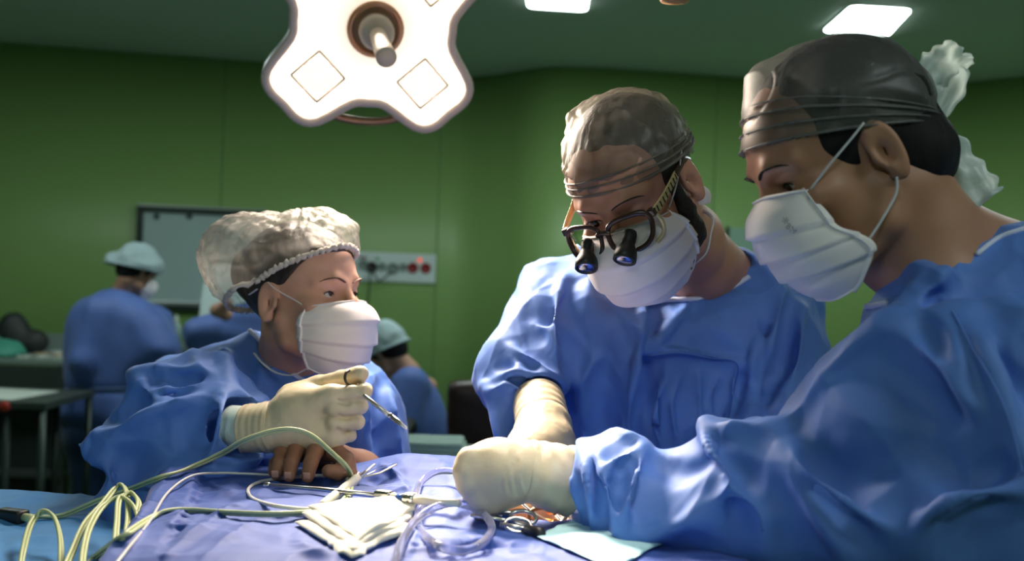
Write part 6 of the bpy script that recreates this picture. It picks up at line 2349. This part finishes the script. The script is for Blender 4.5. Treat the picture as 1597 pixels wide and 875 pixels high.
sdfobj('trousers', legsD, (gp[0] - .4, gp[1] - .3, 0.03), (gp[0] + .4, gp[1] + .35, 1.2), 0.015, M_scrub_dark, D)
for s_ in (-1, 1):
    def shoe(X, s_=s_):
        x, y = gp[0] - .01 + s_ * 0.10, gp[1] + 0.03
        return np.maximum(smin(cap(X, (x, y - .06, .05), (x, y + .12, .035), .05, .042), cap(X, (x, y, .05), (x, y, .1), .045), .02), 0.0015 - X[:, 2])
    sdfobj('shoe', shoe, (gp[0] - .01 + s_ * .1 - .1, gp[1] - .2, -.01), (gp[0] - .01 + s_ * .1 + .1, gp[1] + .3, .2), 0.01, M_shoe, D)

# half hidden behind the woman, working at the back: a blue sleeve shows
gq = P(385, 560, 4.6)
E, hE = far_person('person in blue gown behind the puffy-cap woman, only a bent blue sleeve in sight', P(420, 440, 4.6), (-0.7, 0.5, -0.4), (0, 0, 1),
                   [(376, 418), (385, 405), (415, 398), (450, 405), (462, 420), (455, 440), (420, 446), (385, 440)], {'neck': (430, 482, 4.62)}, 4.6, None, None, gr=gq)
gE1 = Pillow([(286, 508, 4.5), (300, 494, 4.5), (330, 486, 4.5), (352, 478, 4.5), (372, 470, 4.55), (400, 468, 4.6), (440, 470, 4.65), (480, 490, 4.7), (500, 560, 4.7), (500, 700, 4.7), (370, 700, 4.6), (350, 600, 4.6), (340, 552, 4.55), (300, 548, 4.5), (287, 535, 4.5)],
             T0=0.07, B=0.05, L=0.1, h=0.012)
sdfobj('gown', lambda X: smin(gE1(X), chain(X, [(gq[0] + .05, gq[1] + .1, 1.0), (gq[0] + .05, gq[1] + .1, 0.4)], [0.17, 0.22]), 0.06) + ridged(X * np.array([6, 6, 12.0])) * 0.008,
       (-1.75, 4.3, 0.3), (-0.8, 4.98, 1.5), 0.014, M_scrub, E)
sdfobj('forearm', lambda X: chain(X, [P(352, 490, 4.42), P(338, 484, 4.40), P(356, 472, 4.38)], [0.03, 0.026, 0.02], 0.02), *bounds([P(345, 480, 4.4)], 0.12), 0.006, M_skinD, E)
make_legs(E, gq[0] + .05, gq[1] + .1, M_scrub_dark)

# seated, bent forward
gs = P(655, 690, 4.3)
Fp, hF = far_person('seated person in puffy cap and dark blue gown, bent forward beside the black chair', P(602, 552, 4.3), (-0.72, 0.35, -0.6), (-0.3, 0, 1),
                    [(574, 535), (582, 524), (604, 518), (632, 524), (648, 542), (648, 562), (630, 574), (604, 572), (585, 560)], {'neck': (632, 580, 4.3)}, 4.3, None, None, gr=gs)
gF1 = Pillow([(604, 588), (618, 574), (640, 570), (664, 582), (684, 612), (700, 650), (706, 690), (704, 730), (600, 730), (604, 660)], T0=0.13, B=0.04, L=0.1, d=4.3, h=0.012)
zf = P(655, 705, 4.3)[2]


def gownF(X):
    f = smin(gF1(X), chain(X, [P(640, 600, 4.2), P(625, 660, 4.12), P(590, 680, 4.1)], [0.085, 0.07, 0.05]), 0.03)
    f = smin(f, chain(X, [(gs[0], gs[1], 0.60), (gs[0] - .38, gs[1] - .05, 0.56), (gs[0] - .40, gs[1] - .05, 0.25)], [0.17, 0.12, 0.11]), 0.05)
    return f + ridged(X * np.array([8, 8, 5.0])) * 0.008


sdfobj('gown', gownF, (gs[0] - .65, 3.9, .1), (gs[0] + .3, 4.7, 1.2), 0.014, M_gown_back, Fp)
for s_ in (-.07, .07):
    def shoeF(X, s_=s_):
        x, y = gs[0] - .42, gs[1] - .05 + s_
        return np.maximum(smin(cap(X, (x + .05, y, .05), (x - .12, y, .035), .05, .042), cap(X, (x, y, .05), (x, y, .3), .04), .02), 0.0015 - X[:, 2])
    sdfobj('shoe', shoeF, (gs[0] - .7, gs[1] - .25, -.01), (gs[0] - .2, gs[1] + .2, .36), 0.01, M_shoe, Fp)
st = thing('stool', 'round steel stool under the seated person in the dark blue gown', 'stool', (gs[0] + .02, gs[1], 0))
MB().lathe((gs[0] + .02, gs[1], 0), (0, 0, 1), [(0.16, 0.36), (0.18, 0.37), (0.18, 0.41), (0.16, 0.42)], 28).build('seat', M_blk, st)
MB().lathe((gs[0] + .02, gs[1], 0), (0, 0, 1), [(0.025, 0.05), (0.025, 0.37)], 16).build('column', M_steel, st)
MB().lathe((gs[0] + .02, gs[1], 0), (0, 0, 1), [(0.2, 0.0), (0.2, 0.02), (0.03, 0.05)], 28).build('base', M_steel, st)

# black office chair
cc0 = P(745, 640, 4.0)
M_leather = mat('chair_leather', (0.030, 0.010, 0.009), 0.4)
ch = thing('office_chair', 'black leather office chair with padded back and arms, behind the sleeve of the bowed surgeon', 'chair', (cc0[0], cc0[1], 0))
bp = Pillow([(698, 604), (706, 594), (740, 591), (772, 594), (780, 604), (782, 650), (776, 700), (704, 700), (697, 650)], T0=0.035, B=0.02, L=0.05, d=4.0, h=0.006)
sdfobj('backrest', lambda X: bp(X) + ridged(X * np.array([3, 3, 9.0])) * 0.003, *bounds([P(698, 590, 4.0), P(782, 705, 4.0)], 0.1), 0.008, M_leather, ch)
zs = 0.50
MB().box((cc0[0], cc0[1] - 0.22, zs), (0.50, 0.46, 0.09), bev=0.03).build('seat', M_leather, ch)
MB().box((cc0[0], cc0[1] + 0.045, (zs + P(745, 695, 4)[2]) / 2 + .05), (0.08, 0.02, P(745, 695, 4)[2] - zs + 0.2), bev=0.005).build('back_bracket', M_blk, ch)
za = P(735, 672, 3.8)[2]
for s_ in (-1, 1):
    x = cc0[0] + s_ * 0.27
    a = MB().tube(spline([(x, cc0[1] + 0.02, za - .04), (x, cc0[1] - 0.02, za), (x, cc0[1] - .2, za), (x, cc0[1] - .32, za - .01)], 6), 0.028, 12, flat=0.6).build('armrest', M_blk, ch)
    MB().tube(spline([(x, cc0[1] - .06, za), (x, cc0[1] - .14, za - .12), (x - s_ * .05, cc0[1] - .16, zs + .02)], 6), 0.016, 10).build('arm_post', M_blk, a)
MB().lathe((cc0[0], cc0[1] - .2, 0), (0, 0, 1), [(0.03, 0.07), (0.03, 0.3), (0.022, 0.3), (0.022, zs)], 16).build('gas_column', M_blk, ch)
for k in range(5):
    a = 2 * math.pi * k / 5 + .3
    c = np.array([cc0[0], cc0[1] - .2, 0.08]); e = c + np.array([math.cos(a) * .28, math.sin(a) * .28, -0.02])
    l = MB().tube([c, e], [0.025, 0.016], 10).build('base_arm', M_blk, ch)
    MB().lathe((e[0] - .012 * math.sin(a), e[1] + .012 * math.cos(a), 0.028), (math.sin(a), -math.cos(a), 0), [(0.027, 0), (0.027, 0.024)], 16).build('caster', M_blk, l)

# small stand with folded pale cloths, just past the drape
cz = P(678, 714, 2.6)
st = thing('side_stand', 'small steel side stand seen just beyond the bright drape', 'stand', (cz[0], cz[1], 0))
MB().box((cz[0], cz[1] + .08, cz[2] - 0.01), (0.30, 0.3, 0.02), bev=0.004).build('tray', M_steel, st)
MB().lathe((cz[0], cz[1] + .08, 0), (0, 0, 1), [(0.014, 0.02), (0.014, cz[2] - .02)], 12).build('post', M_steel, st)
MB().lathe((cz[0], cz[1] + .08, 0), (0, 0, 1), [(0.15, 0), (0.15, 0.015), (0.02, 0.03)], 24).build('foot', M_steel, st)
M_tealc = cloth('cloth_pale_green', (0.42, 0.58, 0.52), 0.8)
tw = thing('folded_cloth', 'folded pale green cloth on the small stand beyond the drape', 'cloth', (cz[0], cz[1] + .06, cz[2] + .001))
for k in range(3):
    sdfobj('fold', lambda X, k=k: np.linalg.norm(np.maximum(np.abs(X - np.array([cz[0] - .005 * k, cz[1] + .06, cz[2] + 0.009 + 0.012 * k])) - np.array([0.075, 0.07, 0.001]), 0), axis=1) - 0.006 + vnoise(X * 30) * 0.002,
           (cz[0] - .12, cz[1] - .06, cz[2] - .01), (cz[0] + .12, cz[1] + .18, cz[2] + .06), 0.004, M_tealc, tw)

# instrument counter at the left edge
M_counter = mat('counter_steel', (0.30, 0.38, 0.35), 0.4, 0.4)
M_dkfront = mat('under_counter_black', (0.012, 0.018, 0.018), 0.6)
M_shelf = mat('shelf_dark', (0.05, 0.065, 0.06), 0.5, 0.3)
zt = P(50, 560, 5.2)
tx0, tx1 = -3.15, P(112, 560, 5.2)[0]
ty0, ty1 = 5.15, 5.75
ztop = P(50, 562, 5.15)[2]
ct = thing('instrument_counter', 'long grey counter with a deep edge along the wall at the left', 'counter', ((tx0 + tx1) / 2, (ty0 + ty1) / 2, 0))
cxm, cym = (tx0 + tx1) / 2, (ty0 + ty1) / 2
MB().box((cxm, cym, ztop - .012), (tx1 - tx0, ty1 - ty0, 0.024), bev=0.004).build('worktop', M_counter, ct, smooth=False)
MB().box((cxm, ty0 + .012, ztop - .09), (tx1 - tx0, 0.02, 0.12), bev=0.003).build('apron', M_shelf, ct, smooth=False)
MB().box((cxm, cym, ztop - .175), (tx1 - tx0, ty1 - ty0, 0.02), bev=0.003).build('shelf', M_counter, ct, smooth=False)
MB().box((cxm, cym, .35), (tx1 - tx0 - .05, ty1 - ty0, 0.02), bev=0.003).build('shelf', M_shelf, ct, smooth=False)
for x in (tx0 + .04, tx1 - .04):
    for y in (ty0 + .04, ty1 - .04):
        MB().box((x, y, (ztop - .024) / 2), (0.04, 0.04, ztop - .024), bev=0.003).build('leg', M_shelf, ct, smooth=False)
MB().box((cxm, ty1 - .01, ztop + .05), (tx1 - tx0, 0.02, 0.10), bev=0.003).build('splashback', M_counter, ct, smooth=False)
MB().box((cxm, ty0 + .16, (ztop - .185 + .36) / 2), (tx1 - tx0 - .1, 0.02, ztop - .185 - .36), bev=0.002).build('under_counter_panel', M_dkfront, ct, smooth=False)  # near-black panels added to make the space below the worktop black
MB().box((cxm, ty0 + .16, .17), (tx1 - tx0 - .1, 0.02, .33), bev=0.002).build('under_counter_panel', M_dkfront, ct, smooth=False)
# what lies on the counter
rs = random.Random(4)
M_teal = mat('teal_wrap', (0.06, 0.30, 0.22), 0.6); M_beige = mat('beige_item', (0.42, 0.30, 0.18), 0.6); M_dk = mat('dark_item', (0.015, 0.02, 0.02), 0.6); M_pale = mat('pale_item', (0.5, 0.56, 0.5), 0.5)
b0_ = np.array([tx0 + .28, ty0 + .2, ztop])
tag(sdfobj('drape_bundle', lambda X: smax(smin(ell(X, b0_ + [0.0, 0, 0.03], (.2, .15, .09)), ell(X, b0_ + [.16, -.03, .02], (.13, .12, .06)), .04) + ridged(X * 14) * .012, ztop + .001 - X[:, 2], .004), b0_ - .4, b0_ + .4, .012, M_teal),
    'crumpled teal wrap heaped on the counter at the left edge', 'wrap')
k0 = P(10, 497, 5.5)
tag(sdfobj('dark_bag', lambda X: smax(smin(ell(X, (k0[0], 5.58, ztop + .08), (.10, .07, .15)), ell(X, (k0[0] + .1, 5.58, ztop + .06), (.10, .06, .075)), .03) + vnoise(X * 16) * .008, ztop + .001 - X[:, 2], .004), (k0[0] - .25, 5.4, ztop - .05), (k0[0] + .3, 5.75, ztop + .3), .010, M_dk),
    'black limp bag standing at the back of the counter against the green wall', 'bag')
for k in range(9):
    x = P(40 + 9.5 * k, 540, 5.25)[0]; y = ty0 + .10 + .12 * (k % 3)
    s_ = (0.05 + .03 * rs.random(), 0.07, 0.012 + 0.012 * rs.random()); a = rs.uniform(-.6, .6)
    m = (M_pale, M_beige, M_steel)[k % 3]
    nm = ('instrument_box', 'instrument_dish', 'instrument_tray')[k % 3]
    t = thing(nm, '%s %s on the counter, %s' % (('pale', 'beige', 'steel')[k % 3], ('small box', 'round dish', 'flat tray')[k % 3],
              ('left among its kind', 'middle among its kind', 'right among its kind, nearest the standing person')[k // 3]), ('box', 'dish', 'tray')[k % 3], (x, y, ztop))
    R_ = np.array(Matrix.Rotation(a, 3, 'Z'))
    if k % 3 == 1:
        MB().lathe((x, y, ztop + .0005), (0, 0, 1), [(0.025, 0), (0.04, 0.02), (0.037, 0.02), (0.022, 0.004), (0.001, 0.004)], 20).build('bowl', m, t)
    else:
        MB().box((x, y, ztop + s_[2] / 2 + .0005), s_, R_, 0.003).build('body', m, t)
        MB().box((x, y, ztop + s_[2] + .0015), (s_[0] * .9, s_[1] * .86, 0.003), R_, 0.001).build('lid', m, t)

# low dark trolley before the counter with a white tray cloth
zl = P(40, 628, 4.3)[2]
tr = thing('trolley', 'low dark trolley with a red corner cap before the counter at the left', 'trolley', (-2.35, 4.45, 0))
x0, x1, y0, y1 = -2.85, P(95, 640, 4.3)[0] - .02, 4.2, 4.7
MB().box(((x0 + x1) / 2, (y0 + y1) / 2, zl), (x1 - x0, y1 - y0, 0.03), bev=0.004).build('top', M_shelf, tr, smooth=False)
MB().box(((x0 + x1) / 2, (y0 + y1) / 2, .32), (x1 - x0, y1 - y0, 0.02), bev=0.004).build('shelf', M_shelf, tr, smooth=False)
for x in (x0 + .02, P(8, 640, 4.2)[0], x1 - .02):
    for y in (y0 + .02, y1 - .02):
        MB().lathe((x, y, 0.0), (0, 0, 1), [(0.016, 0), (0.016, zl - .016)], 12).build('post', M_darkmetal, tr)
MB().lathe((P(8, 640, 4.2)[0], y0 + .005, zl - .005), (0, -1, 0), [(0.022, 0), (0.022, 0.012), (0.015, 0.016)], 16).build('corner_cap', mat('red_cap', (0.4, 0.03, 0.02), 0.5), tr)
tag(MB().box((P(10, 625, 4.35)[0] - .1, 4.42, zl + .019), (0.42, 0.34, 0.006), np.array(Matrix.Rotation(-.15, 3, 'Z')), 0.002).build('tray_cloth', M_pale), 'flat white cloth on top of the low dark trolley', 'cloth')
# bottle between the standing person and the sleeve
bq = P(274, 532, 5.35)
bt = thing('bottle', 'small pale plastic bottle beside the blue sleeve under the whiteboard', 'bottle', (bq[0], bq[1], bq[2] - .03))
MB().lathe((bq[0], bq[1], bq[2] - .03), (0, 0, 1), [(0.030, 0), (0.034, 0.006), (0.034, 0.10), (0.022, 0.125), (0.013, 0.13)], 24).build('body', mat('bottle_pale', (0.35, 0.5, 0.45), 0.3), bt)
MB().lathe((bq[0], bq[1], bq[2] + .10), (0, 0, 1), [(0.015, 0), (0.015, 0.02), (0.006, 0.026), (0.005, 0.045)], 16).build('cap', M_pale, bt)
s2 = thing('side_table', 'plain steel table under the pale bottle behind the puffy-cap woman', 'table', (bq[0] + .15, bq[1], 0))
MB().box((bq[0] + .2, bq[1] + .12, bq[2] - .045), (0.75, 0.45, 0.03), bev=0.004).build('tabletop', M_counter, s2, smooth=False)
for sx in (-.15, .54):
    for sy in (-.08, .32):
        MB().box((bq[0] + sx, bq[1] + sy, (bq[2] - .06) / 2), (0.03, 0.03, bq[2] - .06), bev=0.003).build('leg', M_steel, s2, smooth=False)
